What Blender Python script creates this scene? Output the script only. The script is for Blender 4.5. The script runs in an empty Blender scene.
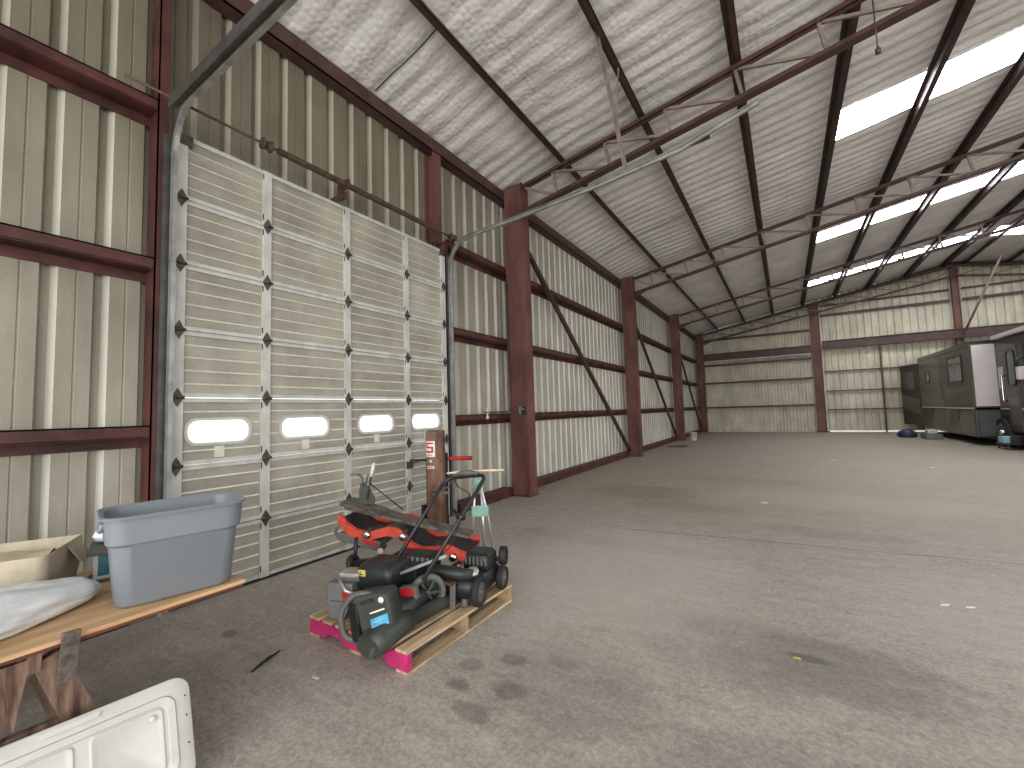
import bpy, bmesh, math, random
from mathutils import Vector as V, Matrix, noise
random.seed(7)
sc = bpy.context.scene
COL = sc.collection
PI = math.pi

# ------------------------------------------------------------------ materials
def mat(name, col, rough=.6, metal=0., var=.12, scale=4., stretch=(1, 1, 1), bump=0., col2=None, bscale=None, emit=None, contrast=(.35, .65), spec=None):
    m = bpy.data.materials.new(name); m.use_nodes = True
    nt = m.node_tree; N = nt.nodes; L = nt.links
    b = N['Principled BSDF']
    b.inputs['Roughness'].default_value = rough; b.inputs['Metallic'].default_value = metal
    if spec is not None: b.inputs['Specular IOR Level'].default_value = spec
    tc = N.new('ShaderNodeTexCoord'); mp = N.new('ShaderNodeMapping'); mp.inputs['Scale'].default_value = stretch
    L.new(tc.outputs['Object'], mp.inputs['Vector'])
    nz = N.new('ShaderNodeTexNoise'); nz.inputs['Scale'].default_value = scale; nz.inputs['Detail'].default_value = 6
    nz.inputs['Roughness'].default_value = .6
    L.new(mp.outputs[0], nz.inputs['Vector'])
    cr = N.new('ShaderNodeValToRGB'); cr.color_ramp.elements[0].position = contrast[0]; cr.color_ramp.elements[1].position = contrast[1]
    c1 = [max(0, c * (1 - var)) for c in col]; c2 = col2 or [min(1, c * (1 + var)) for c in col]
    cr.color_ramp.elements[0].color = (*c1, 1); cr.color_ramp.elements[1].color = (*c2, 1)
    L.new(nz.outputs['Fac'], cr.inputs[0]); L.new(cr.outputs[0], b.inputs['Base Color'])
    if bump:
        bn = N.new('ShaderNodeTexNoise'); bn.inputs['Scale'].default_value = bscale or scale * 6; bn.inputs['Detail'].default_value = 4
        L.new(mp.outputs[0], bn.inputs['Vector'])
        bp = N.new('ShaderNodeBump'); bp.inputs['Strength'].default_value = bump; bp.inputs['Distance'].default_value = .02
        L.new(bn.outputs['Fac'], bp.inputs['Height']); L.new(bp.outputs[0], b.inputs['Normal'])
    if emit:
        b.inputs['Emission Color'].default_value = (*emit[0], 1); b.inputs['Emission Strength'].default_value = emit[1]
    return m

M = {}
def sheet_mat(name, lo, hi, st=(1, 1, .06), shade_dirt=None):
    """ribbed wall sheet: pale painted steel with vertical grime streaks and soft blotches"""
    m = bpy.data.materials.new(name); m.use_nodes = True
    nt = m.node_tree; N = nt.nodes; L = nt.links; b = N['Principled BSDF']
    b.inputs['Roughness'].default_value = .55
    tc = N.new('ShaderNodeTexCoord')
    def nz(s, sc_, d=5):
        mp = N.new('ShaderNodeMapping'); mp.inputs['Scale'].default_value = s; L.new(tc.outputs['Object'], mp.inputs[0])
        n = N.new('ShaderNodeTexNoise'); n.inputs['Scale'].default_value = sc_; n.inputs['Detail'].default_value = d; n.inputs['Roughness'].default_value = .65
        L.new(mp.outputs[0], n.inputs[0]); return n.outputs['Fac']
    a = nz(st, 5.); c = nz((1, 1, .6), 1.4, 3); g = nz((1, 1, 1), 40., 3)
    m1 = N.new('ShaderNodeMath'); m1.operation = 'MULTIPLY_ADD'; L.new(a, m1.inputs[0]); m1.inputs[1].default_value = .34
    m2 = N.new('ShaderNodeMath'); m2.operation = 'MULTIPLY'; L.new(c, m2.inputs[0]); m2.inputs[1].default_value = .5
    L.new(m2.outputs[0], m1.inputs[2])
    m3 = N.new('ShaderNodeMath'); m3.operation = 'MULTIPLY_ADD'; L.new(g, m3.inputs[0]); m3.inputs[1].default_value = .14; L.new(m1.outputs[0], m3.inputs[2])
    cr = N.new('ShaderNodeValToRGB'); cr.color_ramp.elements[0].position = .36; cr.color_ramp.elements[1].position = .62
    cr.color_ramp.elements[0].color = (*lo, 1); cr.color_ramp.elements[1].color = (*hi, 1)
    L.new(m3.outputs[0], cr.inputs[0]); L.new(cr.outputs[0], b.inputs['Base Color'])
    if shade_dirt:   # uneven shade painted in with dust: darker door bay, darkest high up
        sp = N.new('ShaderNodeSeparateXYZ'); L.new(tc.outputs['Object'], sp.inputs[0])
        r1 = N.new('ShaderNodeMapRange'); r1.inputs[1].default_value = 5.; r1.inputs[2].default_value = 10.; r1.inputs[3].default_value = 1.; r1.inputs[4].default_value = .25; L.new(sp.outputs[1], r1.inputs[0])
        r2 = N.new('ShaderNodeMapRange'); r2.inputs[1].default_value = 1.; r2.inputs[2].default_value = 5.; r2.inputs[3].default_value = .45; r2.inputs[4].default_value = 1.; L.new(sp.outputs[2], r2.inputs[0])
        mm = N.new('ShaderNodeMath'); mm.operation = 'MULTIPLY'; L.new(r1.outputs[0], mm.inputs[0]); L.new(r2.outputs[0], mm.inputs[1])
        mx = N.new('ShaderNodeMix'); mx.data_type = 'RGBA'; mx.blend_type = 'MULTIPLY'; L.new(mm.outputs[0], mx.inputs[0]); L.new(cr.outputs[0], mx.inputs[6]); mx.inputs[7].default_value = (*shade_dirt, 1)
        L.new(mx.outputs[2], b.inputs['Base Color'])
    return m

M['sheet'] = sheet_mat('wall_sheet', (.36, .335, .275), (.57, .54, .455), shade_dirt=(.36, .335, .28))
M['sheet_rib_lit'] = sheet_mat('wall_sheet_rib_lit', (.58, .56, .50), (.76, .74, .67), shade_dirt=(.56, .54, .47))  # paler lit copy of the sheet for rib walls facing the camera
M['sheet_end'] = sheet_mat('end_sheet', (.40, .365, .285), (.68, .635, .51))
M['red'] = mat('oxide_red_steel', (.055, .015, .012), .55, 0, .3, 3, (1, 1, 1), .15, (.108, .033, .027))
M['redcol'] = mat('column_red_steel', (.115, .041, .032), .6, 0, .25, 2.5, (1, 1, .4), .15, (.18, .075, .061))
M['dark_red'] = mat('dark_purlin_steel', (.045, .024, .021), .5, 0, .3, 3)
M['truss'] = mat('truss_steel', (.072, .034, .029), .5, 0, .3, 4)
M['web'] = mat('truss_web_steel', (.23, .18, .155), .55, 0, .3, 4)
M['galv'] = mat('galvanised', (.33, .33, .31), .42, .55, .25, 6)
M['galv_dark'] = mat('dull_galvanised', (.10, .098, .09), .45, .6, .25, 6)
M['stile'] = mat('door_stile', (.52, .52, .475), .5, .1, .15, 5, (1, 1, .5))
M['hinge'] = mat('hinge_steel', (.10, .09, .075), .5, .6, .3, 20)
M['door'] = sheet_mat('door_panel', (.23, .212, .168), (.43, .405, .335), (1, .10, 1))
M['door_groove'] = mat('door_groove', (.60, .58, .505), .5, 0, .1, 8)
M['rubber'] = mat('black_rubber', (.018, .018, .018), .7, 0, .3, 8)
M['black'] = mat('black_paint', (.016, .017, .018), .38, 0, .3, 6)
M['blackplastic'] = mat('black_plastic', (.022, .024, .024), .45, 0, .3, 6, bump=.05)
M['greyplastic'] = mat('grey_plastic', (.16, .16, .155), .5, 0, .2, 5)
M['greendark'] = mat('grey_green_plastic', (.045, .052, .042), .5, 0, .3, 5, bump=.05)
M['rust'] = mat('rusted_brown_steel', (.13, .065, .04), .6, .2, .35, 5, (1, 1, .4), .2, (.27, .155, .10))
M['spring'] = mat('rusty_spring', (.10, .06, .038), .6, .3, .3, 20)
M['pink'] = mat('magenta_paint', (.42, .018, .115), .55, 0, .15, 6, col2=(.55, .04, .17), bump=.1)
M['wood'] = mat('pine_boards', (.44, .30, .17), .7, 0, .3, 3, (8, 1, 8), .15, (.66, .50, .32))
M['wood_side'] = mat('pine_blocks', (.36, .25, .15), .75, 0, .3, 6, bump=.15)
M['ply'] = mat('plywood', (.47, .28, .13), .6, 0, .22, 2.2, (5, .8, 5), .05, (.66, .45, .25))
M['ply_edge'] = mat('stained_plywood_edge', (.17, .05, .03), .6, 0, .3, 4)
M['oldwood'] = mat('weathered_timber', (.12, .06, .042), .8, 0, .4, 4, (4, 4, .7), .25, (.33, .22, .16))
M['greywood'] = mat('grey_weathered_board', (.085, .07, .058), .75, 0, .35, 4, (1.5, 6, 6), .2, (.17, .14, .115))
M['tote'] = mat('grey_storage_plastic', (.195, .213, .235), .36, 0, .04, 3)
M['white'] = mat('white_moulded_plastic', (.50, .488, .45), .45, 0, .06, 6, bump=.03)
M['whitebag'] = mat('white_plastic_bag', (.66, .68, .68), .4, 0, .10, 5, bump=.25, bscale=16)
M['carton'] = mat('beige_fabric', (.42, .36, .27), .8, 0, .15, 8, bump=.1)
M['carton_in'] = mat('beige_fabric_inside', (.50, .44, .30), .8, 0, .15, 8)
M['orange'] = mat('red_orange_plastic', (.50, .050, .028), .42, 0, .15, 5, col2=(.66, .10, .06))
M['redtag'] = mat('red_sticker', (.45, .02, .02), .4, 0, .1, 5)
M['yellow'] = mat('yellow_badge', (.65, .48, .10), .4, 0, .08, 8)
M['blue'] = mat('light_blue_label', (.10, .40, .62), .45, 0, .2, 20)
M['paper'] = mat('white_sticker', (.72, .70, .67), .5, 0, .06, 10)
M['mint'] = mat('pale_green_pads', (.20, .36, .30), .5, 0, .15, 8)
M['alu'] = mat('aluminium', (.55, .55, .53), .35, .7, .12, 10)
M['chrome'] = mat('chrome', (.7, .7, .7), .18, 1., .05, 10)
M['tan'] = mat('raw_dowel', (.60, .50, .36), .6, 0, .1, 5)
M['pinkcaster'] = mat('pale_pink_wheel', (.52, .36, .32), .5, 0, .1, 8)
M['padgrey'] = mat('grey_pad', (.12, .115, .105), .6, 0, .25, 6)
M['rv_brown'] = mat('rv_dark_paint', (.048, .041, .031), .3, 0, .15, 1)
M['rv_light'] = mat('rv_tan_paint', (.125, .108, .083), .3, 0, .12, 1)
M['rv_black'] = mat('rv_black_paint', (.02, .02, .02), .25, 0, .2, 1)
M['rv_white'] = mat('rv_white_panel', (.62, .56, .55), .4, 0, .05, 2)
M['rv_teal'] = mat('rv_grey_teal', (.06, .075, .075), .4, 0, .15, 2)
M['rv_glass'] = mat('dark_glass', (.10, .12, .12), .12, 0, .2, 1)
M['lightblue'] = mat('pale_blue_plastic', (.30, .52, .58), .5, 0, .1, 5)
M['navy'] = mat('navy_plastic', (.02, .045, .075), .5, 0, .2, 5)
M['teal'] = mat('teal_print', (.06, .20, .24), .5, 0, .2, 20)
M['dirtwhite'] = mat('dull_white', (.58, .57, .54), .6, 0, .12, 10)
M['skylight'] = mat('skylight_sheet', (.8, .85, .9), .5, 0, .02, 4, emit=((.95, .975, 1.0), 13.))
M['seam'] = mat('seam_tape', (.05, .045, .04), .8)

def pane_mat():
    m = bpy.data.materials.new('frosted_pane'); m.use_nodes = True
    nt = m.node_tree; N = nt.nodes; L = nt.links
    for n in list(N): N.remove(n)
    o = N.new('ShaderNodeOutputMaterial'); a = N.new('ShaderNodeAddShader'); t = N.new('ShaderNodeBsdfTransparent'); tr = N.new('ShaderNodeBsdfTranslucent')
    t.inputs[0].default_value = (.75, .77, .78, 1); tr.inputs[0].default_value = (.25, .25, .25, 1)
    L.new(t.outputs[0], a.inputs[0]); L.new(tr.outputs[0], a.inputs[1]); L.new(a.outputs[0], o.inputs[0])
    return m
M['pane'] = pane_mat()

def ceiling_mat():
    m = bpy.data.materials.new('quilted_white_insulation'); m.use_nodes = True
    nt = m.node_tree; N = nt.nodes; L = nt.links; b = N['Principled BSDF']; b.inputs['Roughness'].default_value = .42
    tc = N.new('ShaderNodeTexCoord')
    vo = N.new('ShaderNodeTexVoronoi'); vo.inputs['Scale'].default_value = 11.5; vo.inputs['Randomness'].default_value = .55
    L.new(tc.outputs['Object'], vo.inputs['Vector'])
    nz = N.new('ShaderNodeTexNoise'); nz.inputs['Scale'].default_value = 1.3; nz.inputs['Detail'].default_value = 6; L.new(tc.outputs['Object'], nz.inputs[0])
    cr = N.new('ShaderNodeValToRGB'); cr.color_ramp.elements[0].position = .35; cr.color_ramp.elements[1].position = .7
    cr.color_ramp.elements[0].color = (.66, .645, .63, 1); cr.color_ramp.elements[1].color = (.82, .80, .785, 1)
    L.new(nz.outputs['Fac'], cr.inputs[0]); L.new(cr.outputs[0], b.inputs['Base Color'])
    bp = N.new('ShaderNodeBump'); bp.inputs['Strength'].default_value = .62; bp.inputs['Distance'].default_value = .02; bp.invert = True
    L.new(vo.outputs['Distance'], bp.inputs['Height']); L.new(bp.outputs[0], b.inputs['Normal'])
    return m
M['ceiling'] = ceiling_mat()

def floor_mat():
    m = bpy.data.materials.new('worn_concrete'); m.use_nodes = True
    nt = m.node_tree; N = nt.nodes; L = nt.links; b = N['Principled BSDF']
    tc = N.new('ShaderNodeTexCoord'); P = tc.outputs['Object']
    def nz(s, d=6, r=.6, st=None):
        n = N.new('ShaderNodeTexNoise'); n.inputs['Scale'].default_value = s; n.inputs['Detail'].default_value = d; n.inputs['Roughness'].default_value = r
        if st:
            mp = N.new('ShaderNodeMapping'); mp.inputs['Scale'].default_value = st; L.new(P, mp.inputs[0]); L.new(mp.outputs[0], n.inputs[0])
        else: L.new(P, n.inputs[0])
        return n.outputs['Fac']
    def math_(op, a, bb, c=None):
        n = N.new('ShaderNodeMath'); n.operation = op
        for i, q in enumerate((a, bb, c)):
            if q is None: continue
            if isinstance(q, (int, float)): n.inputs[i].default_value = q
            else: L.new(q, n.inputs[i])
        return n.outputs[0]
    def ramp(f, p0, c0, p1, c1):
        r = N.new('ShaderNodeValToRGB'); r.color_ramp.elements[0].position = p0; r.color_ramp.elements[1].position = p1
        r.color_ramp.elements[0].color = (*c0, 1); r.color_ramp.elements[1].color = (*c1, 1); L.new(f, r.inputs[0]); return r.outputs[0]
    def mix(f, a, c, mode='MIX'):
        n = N.new('ShaderNodeMix'); n.data_type = 'RGBA'; n.blend_type = mode
        if isinstance(f, (int, float)): n.inputs[0].default_value = f
        else: L.new(f, n.inputs[0])
        for i, q in ((6, a), (7, c)):
            if isinstance(q, tuple): n.inputs[i].default_value = (*q, 1)
            else: L.new(q, n.inputs[i])
        return n.outputs[2]
    base = ramp(nz(.55, 8, .62), .34, (.33, .308, .275), .66, (.46, .44, .405))
    base = mix(.55, base, ramp(nz(3.2, 8, .7), .38, (.31, .29, .26), .62, (.50, .48, .445)))
    base = mix(.35, base, ramp(nz(11, 8, .75), .40, (.24, .22, .195), .60, (.56, .54, .50)))
    base = mix(.22, base, ramp(nz(5, 6, .7, (.35, 1.6, 1)), .42, (.24, .22, .195), .60, (.56, .54, .50)))
    base = mix(.30, base, ramp(nz(38, 5, .8), .42, (.20, .18, .16), .58, (.60, .58, .54)))
    base = mix(math_('MULTIPLY', math_('GREATER_THAN', nz(26, 3, .7), .63), .45), base, (.62, .60, .56))
    base = mix(math_('MULTIPLY', math_('GREATER_THAN', nz(7, 8, .8, (.6, 1.3, 1)), .60), .35), base, (.22, .20, .175))
    base = mix(math_('MULTIPLY', math_('GREATER_THAN', nz(14, 5, .75), .64), .30), base, (.20, .18, .155))
    # darker trodden patches, irregular
    sep = N.new('ShaderNodeSeparateXYZ'); L.new(P, sep.inputs[0]); X, Y = sep.outputs[0], sep.outputs[1]
    wob = math_('ADD', math_('MULTIPLY_ADD', nz(2.2, 6, .7), 2.2, -1.1), math_('MULTIPLY_ADD', nz(9, 6, .75), 2.0, -1.0))
    stains = [(4.75, 3.3, .62, .38, .30), (4.3, 3.3, .9, .5, .3), (3.35, 2.35, .55, .5, .28), (2.97, 2.42, .11, .07, .6), (3.02, 1.9, .13, .07, .55), (2.8, 2.05, .10, .06, .6), (3.1, 2.15, .12, .09, .55), (3.25, 2.55, .12, .07, .5), (2.75, 2.25, .09, .07, .5),
              (2.1, 8.4, 1.1, .75, .42), (3.0, 7.4, .9, .4, .3), (2.6, 5.1, 1.4, .25, .25), (4.6, 2.2, .7, .35, .3), (4.9, 6.6, .9, .25, .25), (3.8, 10.5, 1.6, .5, .2), (6.2, 3.4, .4, .22, .25), (1.2, 1.0, .5, .5, .25), (.9, 1.65, .08, .05, .7), (4.58, 3.35, .13, .05, .75), (4.25, 2.05, .07, .22, .5)]
    for (x, y, rx, ry, st) in stains:
        dx = math_('DIVIDE', math_('SUBTRACT', X, x), rx); dy = math_('DIVIDE', math_('SUBTRACT', Y, y), ry)
        d = math_('ADD', math_('MULTIPLY', dx, dx), math_('MULTIPLY', dy, dy))
        d = math_('ADD', d, wob)
        f = N.new('ShaderNodeMapRange'); f.interpolation_type = 'SMOOTHSTEP'
        f.inputs['From Min'].default_value = 1.25; f.inputs['From Max'].default_value = .35; f.inputs['To Min'].default_value = 0; f.inputs['To Max'].default_value = st * .8
        L.new(d, f.inputs['Value'])
        base = mix(f.outputs[0], base, (.10, .092, .082))
    for (x, y, rx, ry, st) in ((3.0, 4.3, 1.3, 1.7, .5), (1.6, 3.6, 1.0, .9, .35), (6.2, 4.6, 1.4, 1.0, .3), (5.2, 8.8, 2.2, .8, .3)):  # lighter patches; the one past the pallet paints floor sheen into the colour
        dx = math_('DIVIDE', math_('SUBTRACT', X, x), rx); dy = math_('DIVIDE', math_('SUBTRACT', Y, y), ry)
        d = math_('ADD', math_('ADD', math_('MULTIPLY', dx, dx), math_('MULTIPLY', dy, dy)), wob)
        f = N.new('ShaderNodeMapRange'); f.interpolation_type = 'SMOOTHSTEP'
        f.inputs['From Min'].default_value = 1.5; f.inputs['From Max'].default_value = .0; f.inputs['To Min'].default_value = 0; f.inputs['To Max'].default_value = st
        L.new(d, f.inputs['Value']); base = mix(f.outputs[0], base, (.60, .575, .545))
    # reddish dust near the wall and far floor
    wall = N.new('ShaderNodeMapRange'); wall.inputs['From Min'].default_value = 1.6; wall.inputs['From Max'].default_value = .0; wall.inputs['To Max'].default_value = .35
    L.new(math_('ADD', X, math_('MULTIPLY_ADD', nz(1.1, 5), 2., -1.)), wall.inputs['Value'])
    far = N.new('ShaderNodeMapRange'); far.inputs['From Min'].default_value = 5.5; far.inputs['From Max'].default_value = 8.; far.inputs['To Max'].default_value = .75
    L.new(Y, far.inputs['Value'])
    base = mix(math_('MULTIPLY', wall.outputs[0], far.outputs[0]), base, (.20, .145, .115))
    base = mix(math_('MULTIPLY', far.outputs[0], .45), base, (.31, .25, .18))
    # saw-cut joint across the slab at y ~ 5.9
    j = math_('ABSOLUTE', math_('SUBTRACT', math_('SUBTRACT', Y, math_('MULTIPLY_ADD', X, .12, 5.42)), math_('MULTIPLY_ADD', nz(1.7, 4), .16, -.08)), 0)
    jm = math_('MULTIPLY', math_('LESS_THAN', j, .014), math_('GREATER_THAN', X, 2.6))
    base = mix(math_('MULTIPLY', jm, .5), base, (.07, .06, .05))
    base = mix(1., base, (.90, .862, .815), 'MULTIPLY')
    L.new(base, b.inputs['Base Color'])
    r = N.new('ShaderNodeMapRange'); r.inputs['To Min'].default_value = .5; r.inputs['To Max'].default_value = .8; L.new(nz(1.6, 5), r.inputs['Value']); L.new(r.outputs[0], b.inputs['Roughness'])
    bp = N.new('ShaderNodeBump'); bp.inputs['Strength'].default_value = .45; bp.inputs['Distance'].default_value = .012
    L.new(nz(18, 8, .7), bp.inputs['Height']); L.new(bp.outputs[0], b.inputs['Normal'])
    return m
M['floor'] = floor_mat()

# ------------------------------------------------------------------ mesh builder
class MB:
    def __init__(s): s.b = bmesh.new(); s.mats = []
    def _mi(s, m):
        if m not in s.mats: s.mats.append(m)
        return s.mats.index(m)
    def face(s, vs, mi=0, smooth=False):
        try:
            f = s.b.faces.new(vs); f.material_index = mi; f.smooth = smooth; return f
        except ValueError: return None
    def hexa(s, pts, m=None, bevel=0):
        mi = s._mi(m)
        v = [s.b.verts.new(p) for p in pts]
        fs = [s.face([v[i] for i in q], mi) for q in ((0, 3, 2, 1), (4, 5, 6, 7), (0, 1, 5, 4), (1, 2, 6, 5), (2, 3, 7, 6), (3, 0, 4, 7))]
        if bevel:
            es = list({e for f in fs for e in f.edges})
            r = bmesh.ops.bevel(s.b, geom=es, offset=bevel, segments=2, affect='EDGES', profile=.6)
            for f in r['faces']: f.material_index = mi
        return s
    def box(s, x0, x1, y0, y1, z0, z1, m=None, bevel=0, mtx=None):
        p = [V(q) for q in ((x0, y0, z0), (x1, y0, z0), (x1, y1, z0), (x0, y1, z0), (x0, y0, z1), (x1, y0, z1), (x1, y1, z1), (x0, y1, z1))]
        if mtx: p = [mtx @ q for q in p]
        return s.hexa(p, m, bevel)
    def bar(s, a, b, w, h, m=None, up=(0, 0, 1), bevel=0):
        a, b = V(a), V(b); d = (b - a).normalized(); u = V(up)
        if abs(d.dot(u)) > .98: u = V((0, 1, 0))
        sx = d.cross(u).normalized(); uz = sx.cross(d).normalized()
        p = []
        for q in (a, b):
            p += [q - sx * w / 2 - uz * h / 2, q + sx * w / 2 - uz * h / 2, q + sx * w / 2 + uz * h / 2, q - sx * w / 2 + uz * h / 2]
        return s.hexa(p, m, bevel)
    def tube(s, pts, r, n=10, m=None, cap=True, closed=False):
        mi = s._mi(m); pts = [V(p) for p in pts]; k = len(pts); rs = r if isinstance(r, (list, tuple)) else [r] * k
        rings = []; pu = None
        for i, p in enumerate(pts):
            if closed: d = pts[(i + 1) % k] - pts[i - 1]
            else: d = pts[min(i + 1, k - 1)] - pts[max(i - 1, 0)]
            d.normalize()
            if pu is None:
                u = V((0, 0, 1)) if abs(d.z) < .9 else V((1, 0, 0))
            else: u = pu
            u = (u - d * u.dot(d)).normalized(); pu = u; w = d.cross(u)
            rings.append([s.b.verts.new(p + (u * math.cos(t) + w * math.sin(t)) * rs[i]) for t in [2 * PI * j / n for j in range(n)]])
        for i in range(k if closed else k - 1):
            A, B = rings[i], rings[(i + 1) % k]
            for j in range(n): s.face((A[j], A[(j + 1) % n], B[(j + 1) % n], B[j]), mi, True)
        if cap and not closed:
            s.face(rings[0][::-1], mi); s.face(rings[-1], mi)
        return s
    def cyl(s, a, b, r, n=20, m=None, r2=None):
        return s.tube([a, b], [r, r if r2 is None else r2], n, m)
    def lathe(s, prof, n=24, m=None, mtx=None):
        """prof: (r, z) list, revolved about z; mtx places it"""
        mi = s._mi(m); rings = []
        for r, z in prof:
            ring = []
            for j in range(n):
                t = 2 * PI * j / n; p = V((r * math.cos(t), r * math.sin(t), z))
                ring.append(s.b.verts.new(mtx @ p if mtx else p))
            rings.append(ring)
        for A, B in zip(rings, rings[1:]):
            for j in range(n): s.face((A[j], A[(j + 1) % n], B[(j + 1) % n], B[j]), mi, True)
        if prof[0][0] > 1e-4: s.face(rings[0][::-1], mi)
        if prof[-1][0] > 1e-4: s.face(rings[-1], mi)
        return s
    def prism(s, poly, h, m=None, mtx=None, bevel=0):
        """poly: 2D outline (x, y), extruded 0..h along z, placed by mtx"""
        mi = s._mi(m); mtx = mtx or Matrix()
        a = [s.b.verts.new(mtx @ V((x, y, 0))) for x, y in poly]; b = [s.b.verts.new(mtx @ V((x, y, h))) for x, y in poly]
        fs = [s.face(a[::-1], mi), s.face(b, mi)]
        n = len(poly)
        for i in range(n): fs.append(s.face((a[i], a[(i + 1) % n], b[(i + 1) % n], b[i]), mi))
        if bevel:
            es = list({e for f in fs[:2] if f for e in f.edges})
            r = bmesh.ops.bevel(s.b, geom=es, offset=bevel, segments=2, affect='EDGES', profile=.6)
            for f in r['faces']: f.material_index = mi
        return s
    def loft(s, loops, m=None, cap0=True, cap1=True, smooth=True, closed=True):
        mi = s._mi(m); R = [[s.b.verts.new(V(p)) for p in lp] for lp in loops]; n = len(R[0])
        for A, B in zip(R, R[1:]):
            for j in range(n if closed else n - 1): s.face((A[j], A[(j + 1) % n], B[(j + 1) % n], B[j]), mi, smooth)
        if cap0: s.face(R[0][::-1], mi)
        if cap1: s.face(R[-1], mi)
        return s
    def grid(s, nu, nv, fn, m=None, smooth=True, keep=None):
        mi = s._mi(m); R = [[s.b.verts.new(fn(i / (nu - 1), j / (nv - 1))) for j in range(nv)] for i in range(nu)]
        for i in range(nu - 1):
            for j in range(nv - 1):
                q = (R[i][j], R[i + 1][j], R[i + 1][j + 1], R[i][j + 1])
                if keep and not keep((q[0].co + q[2].co) / 2): continue
                s.face(q, mi, smooth)
        return s
    def build(s, name, m=None, parent=None, fix=True, auto=None):
        me = bpy.data.meshes.new(name)
        if fix: bmesh.ops.recalc_face_normals(s.b, faces=s.b.faces[:])
        loose = [v for v in s.b.verts if not v.link_faces]
        if loose: bmesh.ops.delete(s.b, geom=loose, context='VERTS')
        if auto:
            for f in s.b.faces: f.smooth = True
            for e in s.b.edges:
                if len(e.link_faces) == 2 and e.calc_face_angle(0) > math.radians(auto): e.smooth = False
        s.b.to_mesh(me); s.b.free()
        for q in (s.mats or [None]):
            me.materials.append(M[q] if isinstance(q, str) else (M[m] if isinstance(m, str) else m))
        o = bpy.data.objects.new(name, me); COL.objects.link(o)
        if parent: o.parent = parent; o.matrix_parent_inverse = Matrix.Translation(-parent.location)
        return o

def tag(o, label, cat, group=None, kind=None):
    o['label'] = label; o['category'] = cat
    if group: o['group'] = group
    if kind: o['kind'] = kind
    return o
def thing(name, label, cat, loc=(0, 0, 0), group=None):
    o = bpy.data.objects.new(name, None); COL.objects.link(o); o.location = loc; o.empty_display_size = .1
    return tag(o, label, cat, group)
def struct(o, label=None):
    o['kind'] = 'structure'
    if label: o['label'] = label
    return o
def T(x, y, z): return Matrix.Translation((x, y, z))
def Rx(a): return Matrix.Rotation(math.radians(a), 4, 'X')
def Ry(a): return Matrix.Rotation(math.radians(a), 4, 'Y')
def Rz(a): return Matrix.Rotation(math.radians(a), 4, 'Z')
def basis(o, x, y):
    """frame with origin o, x axis along x, y axis roughly y"""
    x = V(x).normalized(); y = V(y); z = x.cross(y).normalized(); y = z.cross(x)
    return Matrix(((x.x, y.x, z.x, o[0]), (x.y, y.y, z.y, o[1]), (x.z, y.z, z.z, o[2]), (0, 0, 0, 1)))
def rrect(hw, hh, r, n=5, cx=0, cy=0):
    p = []
    for sx, sy, a0 in ((1, 1, 0), (-1, 1, 90), (-1, -1, 180), (1, -1, 270)):
        for i in range(n + 1):
            a = math.radians(a0 + 90 * i / n); p.append((cx + sx * (hw - r) + r * math.cos(a), cy + sy * (hh - r) + r * math.sin(a)))
    return p
def arc_path(pts, r, n=6):
    """polyline with rounded corners"""
    pts = [V(p) for p in pts]; out = [pts[0]]
    for a, b, c in zip(pts, pts[1:], pts[2:]):
        u = (a - b); w = (c - b); k = min(r, u.length * .45, w.length * .45); p, q = b + u.normalized() * k, b + w.normalized() * k
        for i in range(n + 1):
            t = i / n; out.append(p * (1 - t) ** 2 + b * 2 * t * (1 - t) + q * t * t)
    out.append(pts[-1]); return out

# ------------------------------------------------------------------ dimensions of the hall
YB = 29.4; YF = -8.0; XR = 23.8; RIDGE = 11.9; ZE = 6.06; SL = .1767
COLY = [7.2, 14.53, 21.86, 29.08]
DZ = .61
def ztruss(x): return ZE + SL * (x if x <= RIDGE else 2 * RIDGE - x)
def zdeck(x):
    e = min(x, 2 * RIDGE - x)
    return ztruss(x) + .07 + .14 * max(0., min(1., e / 1.3))

# ------------------------------------------------------------------ floor, walls, ceiling
f = MB().grid(2, 2, lambda u, v: V((-.5 + u * 25, YF + v * (YB + .5 - YF), 0)), None).build('floor', 'floor', fix=False); struct(f)
g = MB().grid(2, 2, lambda u, v: V((-60 + u * 140, -60 + v * 150, -.04)), None).build('ground_outside', mat('outdoor_gravel', (.55, .52, .47), .9, 0, .2, 3), fix=False); struct(g)

def sheet_profile(y0, y1, phase=0., sp=.305):
    q = sp / .305 if sp < .3 else 1.
    """ribs of a PBR wall sheet: (along, depth) samples"""
    ys = [(y0, 0.)]
    k = math.floor((y0 - phase) / sp)
    while phase + k * sp < y1:
        c = phase + k * sp
        for d, h in ((-.05, 0), (-.026, -.055), (.018, -.055), (.052, 0), (.15, 0), (.155, -.006), (.162, -.006), (.167, 0)):
            if y0 < c + d * q < y1: ys.append((c + d * q, h))
        k += 1
    ys.append((y1, 0.)); return sorted(ys)
def sheet(mb, y0, y1, zfun0, zfun1, place, phase=.82 - .0, bm='sheet', rm='sheet_rib_lit', sp=.305):
    pr = sheet_profile(y0, y1, phase, sp)
    A = [mb.b.verts.new(place(y, h, zfun0(y))) for y, h in pr]; B = [mb.b.verts.new(place(y, h, zfun1(y))) for y, h in pr]
    for i in range(len(pr) - 1):
        rib = abs(pr[i][1] - pr[i + 1][1]) > .02 and pr[i + 1][1] > pr[i][1]  # only the lit side of each rib, its light put into the colour
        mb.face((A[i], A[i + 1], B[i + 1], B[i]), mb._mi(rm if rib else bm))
DOOR0, DOOR1, DOORH = 1.55, 5.20, 4.27
mb = MB(); pl = lambda y, h, z: V((-.2 + h, y, z))
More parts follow.
